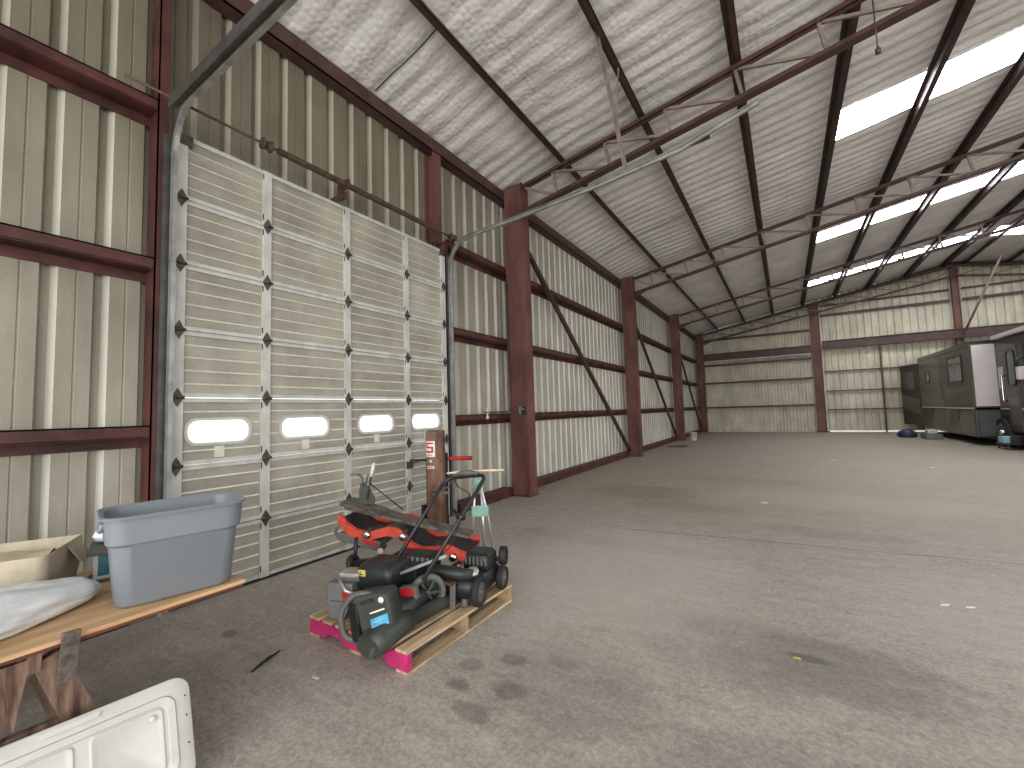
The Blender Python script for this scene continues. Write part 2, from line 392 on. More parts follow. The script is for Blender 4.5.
for (y0, y1, z0) in ((-3.2, DOOR0 - .06, 0), (DOOR0 - .06, DOOR1 + .04, DOORH - .06), (DOOR1 + .04, YB, 0)):
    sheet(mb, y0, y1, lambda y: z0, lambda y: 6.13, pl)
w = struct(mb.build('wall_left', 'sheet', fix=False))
mb = MB(); pb = lambda x, h, z: V((x, YB - h, z))
sheet(mb, -.2, 6.3, lambda x: .0, lambda x: zdeck(x), pb, .1, 'sheet_end', 'sheet_end', .165)
sheet(mb, 6.3, RIDGE, lambda x: .07, lambda x: zdeck(x), pb, .1, 'sheet_end', 'sheet_end')
sheet(mb, RIDGE, XR, lambda x: .0, lambda x: zdeck(x), pb, .1, 'sheet_end', 'sheet_end')
struct(mb.build('wall_back', 'sheet_end', fix=False))
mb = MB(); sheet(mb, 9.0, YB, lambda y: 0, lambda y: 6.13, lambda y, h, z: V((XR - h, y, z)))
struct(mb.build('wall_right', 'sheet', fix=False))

SKY_Y = [10.85, 17.95, 24.85]; SKW = .55
def in_sky(x, y):
    return any(abs(y - c) < SKW for c in SKY_Y) and (5.76 < x < 11.6 or 12.2 < x < 18.0)
def wr(x, y):
    n = noise.noise(V((x * .35, y * .9, 3.1))); n2 = noise.noise(V((x * 1.3, y * 2.3, 8.7)))
    near = max(.35, min(1., (13 - y) / 8))
    s = math.sin(2 * PI * y / .31 + 2.2 * n + .5 * math.sin(x * .9))
    k = (x % 1.45) / 1.45
    n3 = noise.noise(V((x * 2.2 + y * .9, y * 5.2, 1.7)))
    n4 = 1 - abs(noise.noise(V((x * .8 + 4, y * 4.6, 5.5)))) * 2
    return .016 * near * max(0, n4) ** 3 + .018 * (s if s > 0 else s * .6) * (1.15 - .35 * near) + .026 * near * n2 + .016 * near * n3 - .02 * near * math.sin(PI * k)
def ceil(x0, x1, name):
    ny = 640; nx = 60
    mb = MB()
    mb.grid(nx, ny, lambda u, v: (lambda x, y: V((x, y, zdeck(x) + wr(x, y))))(x0 + u * (x1 - x0), -3.2 + v * (YB + 3.2)), None, True, lambda c: not in_sky(c.x, c.y))
    return struct(mb.build(name, 'ceiling', fix=False))
ceil(-.2, RIDGE, 'ceiling'); ceil(RIDGE, XR, 'ceiling')
place_names = ['nearest bay', 'middle bay', 'bay by the end wall']
for i, yc in enumerate(SKY_Y):
    for x0, x1, side in ((5.5, 11.75, 'left slope'), (12.05, 18.2, 'far slope')):
        mb = MB(); zz = lambda x: zdeck(x) + .06
        mb.grid(int((x1 - x0) / .5) + 1, 19, lambda u, v: (lambda x, y: V((x, y, zz(x) + .012 * math.sin(2 * PI * (y - yc) / .2))))(x0 + u * (x1 - x0), yc - .7 + v * 1.4), None)
        tag(mb.build('roof_skylight', 'skylight', fix=False), 'glowing white skylight strip in the %s, roof %s' % (place_names[i], side), 'skylight', 'skylight strips in the roof')
# insulation seams
for (y, x0, x1) in ((11.9, .3, 5.55), (3.82, .0, 1.2)):
    mb = MB(); mb.grid(24, 2, lambda u, v: (lambda x, yy: V((x, yy, zdeck(x) - .03 + wr(x, yy))))(x0 + u * (x1 - x0), y - .15 * u * (1 if y > 10 else 0) + v * .022), None)
    struct(mb.build('trim_1', 'seam', fix=False))

# ------------------------------------------------------------------ steel frame
bay = ['bay of the roll-up door', 'first bay past the roll-up door', 'second bay past the roll-up door', 'far bay at the end wall corner']
ordn = ['first', 'second', 'third', 'corner']
for i, y in enumerate(COLY):
    t = thing('steel_column', ['oxide red boxed steel column nearest the roll-up door, with switch box', 'second red steel column along the left wall', 'third red steel column along the left wall, beside the white bucket', 'red steel column in the far left corner of the hall'][i], 'column', (.19, y, 0), 'boxed columns of the left wall')
    t['kind'] = 'thing'
    mb = MB(); mb.box(-.01, .365, y - .13, y + .13, 0.012, ztruss(.2) + .03); mb.build('shaft', 'redcol', t)
    mb = MB(); mb.box(.366, .388, y - .15, y + .15, 0.012, ztruss(.2) + .03); mb.build('flange', 'redcol', t)
    mb = MB(); mb.box(-.03, .41, y - .17, y + .17, 0, .012); mb.build('base_plate', 'red', t)
    for z in (5.55, 5.7, 5.85):
        for x in (.1, .27): MB().cyl((x, y - .13, z), (x, y - .142, z), .012, 8).build('bolt', 'dark_red', t)

def zgirt(y0, y1, z, name, label):
    mb = MB()
    y0 += .002; y1 -= .002
    mb.box(-.195, -.012, y0, y1, z - .006, z + .006); mb.box(-.022, -.012, y0, y1, z, z + .1); mb.box(-.197, -.187, y0, y1, z - .09, z)
    mb.box(-.045, -.012, y0, y1, z + .088, z + .1)
    o = tag(mb.build(name, 'red'), label, 'wall girt', 'wall girts of the left wall', 'thing'); return o
segs = [(-3.2, DOOR0 - .09, 'left of the roll-up door'), (DOOR1 + .08, COLY[0] - .0, 'between the roll-up door and the nearest column'), (COLY[0] + .0, COLY[1] - .0, 'between the first and second wall columns'), (COLY[1] + .0, COLY[2] - .0, 'between the second and third wall columns'), (COLY[2] + .0, COLY[3] - .0, 'between the third wall column and the corner')]
for y0, y1, where in segs:
    for z, lv in ((1.49, 'lowest'), (2.95, 'middle'), (4.40, 'highest')):
        zgirt(y0, y1, z, 'wall_girt', '%s red steel girt %s' % (lv, where))
    struct(MB().box(-.19, .03, y0 + .16, y1 - .16, 0, .16).build('baseboard_left', 'red'))
mb = MB(); mb.box(-.19, -.015, -3.2, YB, 5.88, 5.895); mb.box(-.03, -.015, -3.2, YB, 5.88, 6.08); mb.box(-.19, -.015, -3.2, YB, 6.08, 6.092)
tag(mb.build('eave_strut', 'truss'), 'long red eave strut along the top of the left wall', 'beam', kind='thing')

# door jambs and the short post above the door
mb = MB(); mb.box(-.19, .0, DOOR0 - .135, DOOR0 - .125, 0, 5.87); mb.box(-.012, .0, DOOR0 - .135, DOOR0 - .055, 0, 5.87)
tag(mb.build('door_jamb', 'red'), 'red steel jamb running up the left side of the roll-up door', 'door jamb', kind='thing')
mb = MB(); mb.box(-.19, -.18, DOOR1 - .22, DOOR1 - .03, 4.4, 5.87); mb.box(-.18, -.02, DOOR1 - .13, DOOR1 - .12, 4.4, 5.87); mb.box(-.02, -.01, DOOR1 - .22, DOOR1 - .03, 4.4, 5.87); mb.box(-.19, .0, DOOR1 + .035, DOOR1 + .045, 0, 4.45); mb.box(-.01, .0, DOOR1 + .035, DOOR1 + .075, 0, 4.45)
tag(mb.build('door_jamb', 'redcol'), 'red steel jamb and post above the right end of the roll-up door', 'door jamb', kind='thing')

# wall braces
for (a, b, lab) in (((.0, 7.5, 5.3), (.0, 14.3, .2), 'slanting brown wall brace between the first and second columns'), ((.0, 14.85, 5.3), (.0, 21.65, .2), 'slanting brown wall brace between the second and third columns'), ((.0, 22.2, 5.3), (.0, 28.8, .2), 'slanting brown wall brace near the far left corner')):
    mb = MB(); mb.bar(V(a) + V((.05, 0, 0)), V(b) + V((.05, 0, 0)), .075, .07); mb.bar(V(a) + V((.09, 0, 0.03)), V(b) + V((.09, 0, .03)), .01, .07)
    tag(mb.build('wall_brace', 'truss'), lab, 'brace', 'diagonal braces of the left wall', 'thing')

# trusses
def truss(y, label, step=1.05, first=1.1, gable=False):
    t = thing('roof_truss', label, 'roof truss', (0, y, 6), 'open web roof trusses'); t['kind'] = 'thing'
    zt = lambda x: ztruss(x) - .04; zb = lambda x: ztruss(x) - .60
    for nm, zf, hh in (('top_chord', zt, .085), ('bottom_chord', zb, .085)):
        mb = MB()
        for (x0, x1) in ((.42, RIDGE), (RIDGE, XR - .05)):
            a, b = V((x0, y, zf(x0))), V((x1, y, zf(x1)))
            mb.bar(a, b, .15, .012); mb.bar(a + V((0, .0, (-.04 if nm == 'top_chord' else .04))), b + V((0, 0, (-.04 if nm == 'top_chord' else .04))), .03, hh)
            if nm == 'top_chord': mb.bar(a + V((0, -.07, -.03)), b + V((0, -.07, -.03)), .012, .06)
            else: mb.bar(a + V((0, -.07, .03)), b + V((0, -.07, .03)), .012, .06)
        mb.build(nm, 'truss', t)
    xs = []; x = first
    while x < XR - .4: xs.append(x); x += step
    mbv = MB(); prev = .44
    for i, x in enumerate(xs):
        nx_ = SL if x < RIDGE else -SL
        top = V((x - nx_ * .25, y, zt(x) - .02)); bot = V((x + nx_ * .25, y, zb(x) + .02))
        mbv.bar(top, bot, .05, .05)
        if x < RIDGE:
            mbv.bar(V((prev, y, zt(prev) - .05)), bot + V((0, 0, .03)), .04, .045)
        else:
            mbv.bar(V((prev, y, zb(prev) + .05)), top + V((0, 0, -.03)), .04, .045)
        prev = x
    w = mbv.build('web_bars', 'web', t)
    mb = MB(); mb.box(.0, .40, y - .07, y + .07, ztruss(.2) + .035, ztruss(.2) + .06); mb.build('end_plate', 'truss', t)
    mb = MB(); mb.bar((.43, y - .1, ztruss(.4) - .72), (.95, y - .1, zb(.95) + .0), .02, .06)
    mb.build('knee_plate', 'truss', t)
truss(7.15, 'near roof truss landing on the column beside the roll-up door')
truss(14.53, 'second roof truss landing on the second wall column', 1.1, 1.0)
truss(21.86, 'third roof truss landing on the third wall column', 1.1, 1.0)
truss(28.90, 'roof truss against the end wall under the gable', 1.1, 1.0)

# purlins (Z sections) running the length of the hall
PX = [1.25, 2.75, 4.22, 5.68, 7.13, 8.57, 10.1, 11.5]
def purlin(x, lab):
    z0 = ztruss(x) + .01; sg = 1 if x < RIDGE else -1
    mb = MB(); mb.box(x - .006, x + .006, -3.2, YB - .19, z0, z0 + .16); mb.box(min(x, x + sg * .085), max(x, x + sg * .085), -3.2, YB - .19, z0, z0 + .01)
    mb.box(min(x, x - sg * .08), max(x, x - sg * .08), -3.2, YB - .19, z0 + .15, z0 + .16); mb.box(x + sg * .075, x + sg * .085, -3.2, YB - .19, z0, z0 + .025)
    tag(mb.build('roof_purlin', 'dark_red' if x > 5 else 'truss'), lab, 'purlin', 'roof purlins', 'thing')
nth = ['first', 'second', 'third', 'fourth', 'fifth', 'sixth', 'seventh', 'eighth']
for i, x in enumerate(PX): purlin(x, '%s dark red roof purlin counted from the left wall' % nth[i])
for i, x in enumerate(PX[::-1][:5]): purlin(2 * RIDGE - x, '%s dark roof purlin past the ridge on the far slope' % nth[i])

# end wall framing
for x, top, wd, lab, sh in ((6.2, 6.75, .2, 'red end wall column left of the sliding door', 1), (RIDGE, 8.0, .13, 'red end wall column under the ridge above the motorhome', 1)):
    t = thing('steel_column', lab, 'column', (x, 29.2, 0), 'end wall columns'); t['kind'] = 'thing'
    mb = MB(); mb.box(x - wd, x + wd - .06, 29.13, 29.33, .012, ztruss(x) - .05); mb.build('shaft', 'redcol', t)
    mb = MB(); mb.box(x + wd - .06, x + wd, 29.13, 29.36, .012, ztruss(x) - .05); mb.build('flange', 'red', t)
    mb = MB(); mb.box(x - wd - .06, x + wd + .1, 28.95, 29.36, 0, .06); mb.build('base_plate', 'red', t)
def egirt(x0, x1, z, lab, h=.1, y=29.2, name='wall_girt', m='truss'):
    mb = MB(); mb.box(x0, x1, y - .01, y + .0, z, z + h); mb.box(x0, x1, y, 29.38, z - .004, z + .008)
    tag(mb.build(name, m), lab, 'wall girt', 'wall girts of the end wall', 'thing')
for z, lv in ((1.46, 'lowest'), (2.97, 'second lowest'), (4.08, 'third lowest'), (5.68, 'topmost')): egirt(.38, 5.94, z, '%s red girt on the left bay of the end wall' % lv)
def hbeam(x0, x1, z0, z1, lab):
    mb = MB(); mb.box(x0, x1, 29.0, 29.03, z0, z1); mb.box(x0, x1, 28.93, 29.12, z0, z0 + .03); mb.box(x0, x1, 28.93, 29.12, z1 - .03, z1)
    tag(mb.build('header_beam', 'truss'), lab, 'beam', 'header beams of the end wall', 'thing')
hbeam(.38, 5.94, 4.42, 4.84, 'deep red header beam across the left bay of the end wall')
hbeam(6.46, XR - .2, 4.55, 5.0, 'deep red header beam over the sliding door and motorhome')
mb = MB()
for x0, x1 in ((-.15, RIDGE), (RIDGE, XR)): mb.bar((x0, 29.28, zdeck(x0) - .08), (x1, 29.28, zdeck(x1) - .08 if x1 < XR else zdeck(XR) - .08), .12, .10)
tag(mb.build('gable_rafter', 'dark_red'), 'dark rafter along the roof edge of the end wall gable', 'rafter', kind='thing')
mb = MB(); mb.box(.4, 5.9, 28.97, 29.0, 4.34, 4.39); struct(mb.build('trim_2', 'dirtwhite'))
for x0, x1, w_ in ((6.46, 11.68, 'left of the ridge column'), (12.12, XR - .2, 'right of the ridge column')):
    egirt(x0, x1, 6.42, 'upper red girt on the end wall gable %s' % w_); egirt(x0, x1, 6.98, 'thin girt high in the end wall gable %s' % w_, .06)
for z, lv in ((1.2, 'lowest'), (2.22, 'middle'), (3.3, 'highest')): egirt(6.48, 14.5, z, '%s thin dark rail of the sliding end wall door' % lv, .05, 29.26, 'door_rail', 'truss')
mb = MB(); mb.box(8.86, 8.92, 29.2, 29.28, .0, 4.5); tag(mb.build('door_post', 'truss'), 'thin upright of the sliding end wall door beside the motorhome', 'post', kind='thing')
mb = MB(); mb.cyl((11.95, 28.85, 4.7), (12.9, 26.9, 7.9), .045, 10); tag(mb.build('roof_strut', 'web'), 'slanting bare pipe strut from the end wall column up to the roof', 'brace', kind='thing')

# ------------------------------------------------------------------ sectional overhead door
cY = [1.596, 2.368, 3.358, 4.352, 5.150]
WIN = [(1.68, 2.22), (2.54, 3.10), (3.53, 4.095), (4.44, 5.025)]
door = struct(bpy.data.objects.new('door_1', None), 'tall beige sectional roll-up door with a row of four small windows'); COL.objects.link(door); door.location = (0, (DOOR0 + DOOR1) / 2, 0)
D0, D1 = DOOR0 + .005, DOOR1 - .01
for k in range(7):
    z0, z1 = k * DZ + (.025 if k == 0 else .004), (k + 1) * DZ - .004
    mb = MB()
    if k != 2:
        mb.box(-.045, -.012, D0, D1, z0, z1, 'door')
    else:
        edges = [D0] + cY[1:4] + [D1]; mi = mb._mi('door')
        for (ya, yb), (wa, wb) in zip(zip(edges, edges[1:]), WIN):
            wz0, wz1 = 1.405, 1.625; cy_, cz = (wa + wb) / 2, (wz0 + wz1) / 2
            ring = rrect((wb - wa) / 2, (wz1 - wz0) / 2, .085, 6, cy_, cz)
            outer = []
            for (py_, pz_) in ring:
                dx, dz = py_ - cy_, pz_ - cz
                t_ = min(((yb - cy_) / dx if dx > 1e-6 else (ya - cy_) / dx if dx < -1e-6 else 9e9), ((z1 - cz) / dz if dz > 1e-6 else (z0 - cz) / dz if dz < -1e-6 else 9e9))
                outer.append((cy_ + dx * t_, cz + dz * t_))
            # snap four ring corners to the panel corners so the panel stays rectangular
            for (cy2, cz2) in ((ya, z0), (yb, z0), (ya, z1), (yb, z1)):
                i = min(range(len(outer)), key=lambda q: abs(outer[q][0] - cy2) + abs(outer[q][1] - cz2)); outer[i] = (cy2, cz2)
            n = len(ring)
            for xx in (-.012, -.045):
                A = [mb.b.verts.new((xx, a, b)) for a, b in ring]; B = [mb.b.verts.new((xx, a, b)) for a, b in outer]
                for i in range(n): mb.face((A[i], A[(i + 1) % n], B[(i + 1) % n], B[i]), mi)
            A = [mb.b.verts.new((-.012, a, b)) for a, b in ring]; B = [mb.b.verts.new((-.045, a, b)) for a, b in ring]
            for i in range(n): mb.face((A[i], A[(i + 1) % n], B[(i + 1) % n], B[i]), mi)
    # pressed grooves, the light they catch put into a paler colour
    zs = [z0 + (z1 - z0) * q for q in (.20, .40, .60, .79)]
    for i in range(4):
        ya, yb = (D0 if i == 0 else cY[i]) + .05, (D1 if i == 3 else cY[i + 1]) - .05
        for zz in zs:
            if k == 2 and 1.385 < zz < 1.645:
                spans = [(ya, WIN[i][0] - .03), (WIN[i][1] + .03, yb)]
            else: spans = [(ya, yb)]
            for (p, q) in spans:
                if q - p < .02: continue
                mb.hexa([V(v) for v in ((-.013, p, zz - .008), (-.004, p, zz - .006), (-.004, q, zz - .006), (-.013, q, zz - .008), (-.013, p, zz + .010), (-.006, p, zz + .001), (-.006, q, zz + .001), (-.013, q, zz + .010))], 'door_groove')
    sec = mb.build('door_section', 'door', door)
    mb = MB()
    mb.box(-.012, .006, D0, D1, z0, z0 + .035); mb.box(-.012, .006, D0, D1, z1 - .038, z1)
    mb.box(-.012, .012, D0, D1, z1 - .01, z1)
    mb.build('section_rail', 'stile', sec)
    mb = MB()
    for i, c in enumerate(cY):
        hw = .042 if 0 < i < 4 else .046
        mb.box(-.012, .016, c - hw, c + hw, z0, z1)
        for zz in (z0 + .06, z1 - .10):
            mb.box(.0155, .0168, c - hw + .004 - (.012 if i else 0), c - hw + .016 - (.012 if i else 0), zz, zz + .06, 'rubber')
    mb.mats = ['stile', 'rubber'] if len(mb.mats) > 1 else mb.mats
    mb.build('stile', 'stile', sec)
    if k == 2:
        for (wa, wb) in WIN:
            cy_, cz = (wa + wb) / 2, 1.515
            mb = MB(); R0 = rrect((wb - wa) / 2 + .018, .128, .10, 6, cy_, cz); R1 = rrect((wb - wa) / 2 - .008, .103, .08, 6, cy_, cz)
            mb.loft([[(-.012, a, b) for a, b in R0], [(-.002, a, b) for a, b in R0], [(-.002, a, b) for a, b in R1], [(-.03, a, b) for a, b in R1]], None, False, False, False)
            wf = mb.build('window_frame', 'stile', sec)
            mb = MB(); mb.prism(R1, .004, None, Matrix(((0, 0, 1, -.032), (1, 0, 0, 0), (0, 1, 0, 0), (0, 0, 0, 1)))); mb.build('window_pane', 'pane', sec)
            mb = MB(); mb.box(-.012, -.004, cy_ - .045, cy_ + .04, 1.27, 1.375); mb.build('patch_plate', 'door_groove', sec)
# hinges on the joints
for k in range(1, 7):
    for c in cY:
        z = k * DZ; mb = MB()
        mb.prism([(0, .085), (.03, .03), (.045, .0), (.03, -.03), (0, -.085), (-.03, -.03), (-.045, 0), (-.03, .03)], .012, None, Matrix(((0, 0, 1, .016), (1, 0, 0, c), (0, 1, 0, z), (0, 0, 0, 1))), .003)
        mb.cyl((.035, c - .045, z), (.035, c + .045, z), .014, 8)
        if c in (cY[0], cY[-1]): mb.cyl((.04, c - .02, z), (.04, c + (-.10 if c == cY[0] else .06), z), .012, 8)
        mb.build('hinge', 'hinge', door)
mb = MB(); mb.box(-.05, .012, D0, D1, 0, .028); mb.build('bottom_seal', 'rubber', door)
mb = MB(); mb.box(.0, .03, D0 + .0, D0 + .12, DOORH - .10, DOORH - .005); mb.build('top_bracket', 'hinge', door)
mb = MB(); mb.box(.0, .03, D1 - .1, D1, DOORH - .10, DOORH - .005); mb.build('top_bracket', 'hinge', door)
mb = MB(); mb.box(.014, .035, 4.30, 4.41, .86, .96); mb.bar((.03, 4.36, .92), (.03, 4.75, .97), .01, .012); mb.build('latch', 'hinge', door)

# tracks
def track(y, s, lab, top):
    t = thing('door_track', lab, 'door track', (.06, y, 0), 'tracks of the roll-up door')
    v0 = [(.075, y, .02), (.075, y, 4.05)]
    path = [V((.075, y, 0.02)), V((.075, y, 4.0))] + [V((.075 + .42 * (1 - math.cos(a)), y, 4.0 + .42 * math.sin(a))) for a in [math.radians(12 * i) for i in range(1, 8)]] + [V(p) for p in top]
    # steel channel: a web with two lips, swept along the path
    prof = [(-.03, -.004), (.03, -.004), (.03, .03), (.022, .03), (.022, .004), (-.022, .004), (-.022, .03), (-.03, .03)]
    loops = []
    for i, p in enumerate(path):
        d = (path[min(i + 1, len(path) - 1)] - path[max(i - 1, 0)]).normalized(); nrm = V((0, s, 0)); b = d.cross(nrm).normalized()
        loops.append([p + b * u + nrm * v for u, v in prof])
    mb = MB(); mb.loft(loops, None, True, True, False); mb.build('channel', 'galv', t)
    mb = MB(); mb.box(-.0, .012, y - s * .0 - .05, y - s * 0 + .03, .02, 4.2) if s > 0 else mb.box(0, .012, y - .03, y + .05, .02, 4.2); mb.build('wall_angle', 'galv_dark', t)
    return t
tl = track(1.505, 1, 'galvanised roll-up door track on the left, bending up toward the viewer', [(.6, 1.505, 4.40), (2.05, 1.505, 4.43), (4.2, 1.505, 4.46)])
mb = MB(); mb.bar((.12, 1.48, 4.45), (4.2, 1.48, 4.52), .05, .11); mb.bar((.12, 1.45, 4.40), (4.2, 1.45, 4.47), .01, .05); mb.build('stiffener_angle', 'galv_dark', tl)
tr = track(5.27, -1, 'galvanised roll-up door track on the right, crossing in front of the near column', [(.62, 5.25, 4.42), (1.436, 5.25, 4.464), (2.674, 5.25, 4.553), (3.678, 5.25, 4.662), (4.5, 5.25, 4.9)])
mb = MB(); mb.bar((2.2, 5.30, 4.56), (4.0, 5.30, 4.74), .03, .05); mb.build('stiffener_angle', 'galv_dark', tr)
mb = MB(); mb.bar((2.73, 5.25, zdeck(2.73) - .03), (3.04, 5.25, 4.65), .008, .05, up=(0, 1, 0)); mb.bar((2.70, 5.27, zdeck(2.73) - .03), (3.01, 5.27, 4.65), .04, .008, up=(0, 1, 0))
mb.bar((2.98, 5.29, 6.05), (2.90, 5.29, 5.25), .006, .035, up=(0, 1, 0)); mb.build('hanger_strap', 'web', tr)

# torsion spring and shaft above the door
t = thing('torsion_spring', 'rusty torsion spring and shaft above the roll-up door', 'spring', (.1, 3.3, 4.5))
mb = MB(); mb.cyl((.12, 1.15, 4.49), (.12, 5.38, 4.49), .013, 10); mb.build('shaft', 'spring', t)
for (a, b) in ((2.42, 3.24), (3.30, 4.95)):
    mb = MB(); n = int((b - a) / .022)
    prof = []
    for i in range(n): y = a + (b - a) * i / n; prof += [(.030, y), (.038, y + .008), (.038, y + .014)]
    mb.lathe(prof, 14, None, Matrix(((0, 1, 0, .12), (0, 0, 1, 0), (1, 0, 0, 4.49), (0, 0, 0, 1)))); mb.build('spring_coil', 'spring', t)
for y in (2.30, 5.28):
    mb = MB(); mb.lathe([(.02, -.05), (.06, -.05), (.065, -.04), (.045, -.03), (.045, .03), (.065, .04), (.06, .05), (.02, .05)], 20, None, Matrix(((0, 1, 0, .12), (0, 0, 1, y), (1, 0, 0, 4.49), (0, 0, 0, 1))))
    mb.build('cable_drum', 'spring', t)
mb = MB(); mb.box(-.19, .12, 3.255, 3.285, 4.32, 4.40); mb.prism([(0, 0), (.18, .11), (.18, .17), (0, .17)], .02, None, Matrix(((1, 0, 0, -.05), (0, 0, 1, 3.26), (0, 1, 0, 4.36), (0, 0, 0, 1)))); mb.box(.08, .17, 3.25, 3.29, 4.45, 4.55); mb.build('centre_bracket', 'spring', t)

# ------------------------------------------------------------------ small fittings
t = thing('switch_box', 'grey and black electrical switch box on the near column', 'switch box', (.3, 7.06, 1.64))
mb = MB(); mb.box(.21, .275, 7.025, 7.07, 1.56, 1.72, None, .006); mb.build('grey_box', 'greyplastic', t)
mb = MB(); mb.box(.285, .37, 7.01, 7.07, 1.56, 1.71, None, .006); mb.build('black_box', 'black', t)
mb = MB(); mb.cyl((.245, 7.02, 1.64), (.245, 7.0, 1.64), .012, 10); mb.cyl((.33, 7.01, 1.66), (.33, 6.99, 1.66), .015, 10); mb.build('button', 'galv', t)
mb = MB(); mb.tube(arc_path([(.03, 6.2, 1.62), (.03, 7.0, 1.62), (.03, 7.0, 4.2)], .12), .014, 8); mb.lathe([(.03, -.01), (.045, 0), (.03, .01)], 14, None, Matrix(((0, 0, 1, .03), (1, 0, 0, 7.0), (0, 1, 0, 2.7), (0, 0, 0, 1))))
tag(mb.build('electrical_conduit', 'galv_dark'), 'thin conduit rising beside the near column', 'conduit')
mb = MB(); mb.tube([(.015, 6.25, 1.70), (.03, 6.25, 1.62), (.03, 6.25, 1.52)], .018, 8); mb.lathe([(.0, 0), (.03, 0), (.03, .05), (0, .05)], 12, None, T(.03, 6.25, 1.5))
tag(mb.build('valve_fitting', 'dirtwhite'), 'small white pipe fitting on the low girt right of the door', 'fitting')
t = thing('pull_cord', 'hanging pull cord with a small weight below the near truss', 'cord', (5.83, 7.15, 6.9))
mb = MB(); mb.tube([(5.82, 7.0, 6.92), (5.825, 7.0, 6.5), (5.83, 7.0, 6.16)], .008, 6); mb.build('cord', 'galv_dark', t)
mb = MB(); mb.lathe([(.0, -.05), (.03, -.05), (.03, .01), (.012, .03), (.012, .05)], 10, None, T(5.83, 7.0, 6.12)); mb.build('weight', 'hinge', t)

# ------------------------------------------------------------------ pallet
t = thing('pallet', 'wooden shipping pallet with magenta painted end under the lawn tools', 'pallet', (1.96, 2.54, 0))
px0, px1, py0, py1 = 1.46, 2.48, 1.95, 3.15
def stringer(y, m, pn):
    def notch(x): return [(x, 0), (x + .03, .035), (x + .18, .035), (x + .21, 0)]
    poly = [(px0, 0)] + notch(px0 + .18) + notch(px1 - .39) + [(px1, 0), (px1, .105), (px0, .105)]
    mb = MB(); mb.prism(poly, .038, None, Matrix(((1, 0, 0, 0), (0, 0, 1, y), (0, 1, 0, .016), (0, 0, 0, 1)))); mb.build(pn, m, t)
stringer(py0, 'pink', 'stringer'); stringer(2.52, 'wood_side', 'stringer'); stringer(py1 - .038, 'wood_side', 'stringer')
for i in range(7):
    w_ = .11; x = px0 + (px1 - px0 - w_) * i / 6
    mb = MB(); mb.box(x, x + w_, py0 - .002, py1 + .002, .122, .14, None, .002); mb.build('deck_board', 'wood', t)
for x in (px0, (px0 + px1) / 2 - .05, px1 - .1):
    mb = MB(); mb.box(x, x + .1, py0, py1, 0, .016); mb.build('bottom_board', 'wood', t)
mb = MB(); mb.box(px0 - .001, px1 + .001, py0 - .006, py0 - .001, .016, .139); 
mb.b.free()

# ------------------------------------------------------------------ wheels helper
def wheel(parent, c, axis, r, w, spokes=0, tm='rubber', hm='greyplastic', name='wheel'):
    ax = V(axis).normalized(); up = V((0, 0, 1)) if abs(ax.z) < .9 else V((1, 0, 0))
    x = up.cross(ax).normalized(); y = ax.cross(x)
    mt = Matrix(((x.x, y.x, ax.x, c[0]), (x.y, y.y, ax.y, c[1]), (x.z, y.z, ax.z, c[2]), (0, 0, 0, 1)))
    mb = MB(); h = w / 2
    mb.lathe([(r * .72, -h), (r * .93, -h), (r, -h * .6), (r, h * .6), (r * .93, h), (r * .72, h), (r * .72, -h)], 28, None, mt)
    wo = mb.build(name, tm, parent)
    mb = MB(); mb.lathe([(0, -h * .9), (r * .2, -h * .9), (r * .2, h * 1.1), (r * .12, h * 1.3), (0, h * 1.3)], 16, None, mt)
    if spokes:
        for i in range(spokes):
            a = 2 * PI * i / spokes; p = mt @ V((r * .15 * math.cos(a), r * .15 * math.sin(a), 0)); q = mt @ V((r * .75 * math.cos(a), r * .75 * math.sin(a), 0)); mb.bar(p, q, r * .14, h, up=ax)
        mb.lathe([(r * .66, -h * .8), (r * .74, -h * .8), (r * .74, h * .8), (r * .66, h * .8), (r * .66, -h * .8)], 24, None, mt)
    else:
        mb.lathe([(r * .2, -h * .5), (r * .74, -h * .6), (r * .74, h * .7), (r * .5, h * .45), (r * .2, h * .8)], 24, None, mt)
    mb.build('wheel_hub', hm, wo)
    return wo

PT = .14  # pallet top
# ---- mower with the badge and tall folding handle
t = thing('push_mower', 'black push mower with yellow badge and tall U-shaped handle on the pallet', 'lawn mower', (2.0, 2.4, PT))
c0, ang = (1.98, 2.36), 14
MT = T(c0[0], c0[1], 0) @ Rz(ang)
mb = MB(); L0 = [rrect(.25, .30, .12, 6)]
mk = lambda hw, hh, r, z: [MT @ V((x, y, z)) for x, y in rrect(hw, hh, r, 6)]
mb.loft([mk(.26, .31, .12, .19), mk(.26, .31, .12, .29), mk(.23, .28, .12, .325), mk(.15, .17, .1, .34)], None); mb.build('deck', 'blackplastic', t)
mb = MB(); mk2 = lambda hw, hh, r, z, dx=-.10, dy=-.06: [MT @ V((x + dx, y + dy, z)) for x, y in rrect(hw, hh, r, 5)]
mb.loft([mk2(.13, .13, .03, .34), mk2(.15, .15, .04, .36), mk2(.15, .15, .04, .47), mk2(.13, .13, .04, .51), mk2(.09, .09, .03, .52)], None); eng = mb.build('engine_cowl', 'blackplastic', t)
mb = MB(); mb.box(-.215, -.155, -.219, -.209, .44, .485, None, .002, MT); mb.build('badge', 'yellow', eng)
mb = MB(); mb.box(-.20, -.17, -.2205, -.2185, .45, .458, None, 0, MT); mb.box(-.20, -.19, -.2205, -.2185, .458, .475, None, 0, MT); mb.build('badge_mark', 'black', eng)
mb = MB(); mb.box(-.16, .20, .10, .30, .335, .50, None, .03, MT); mb.box(-.05, .16, -.03, .12, .335, .47, None, .02, MT); mb.build('engine_shroud', 'black', t)
mb = MB()
for i in range(7): mb.box(-.14 + i * .045, -.115 + i * .045, .085, .105, .37, .50, None, .004, MT)
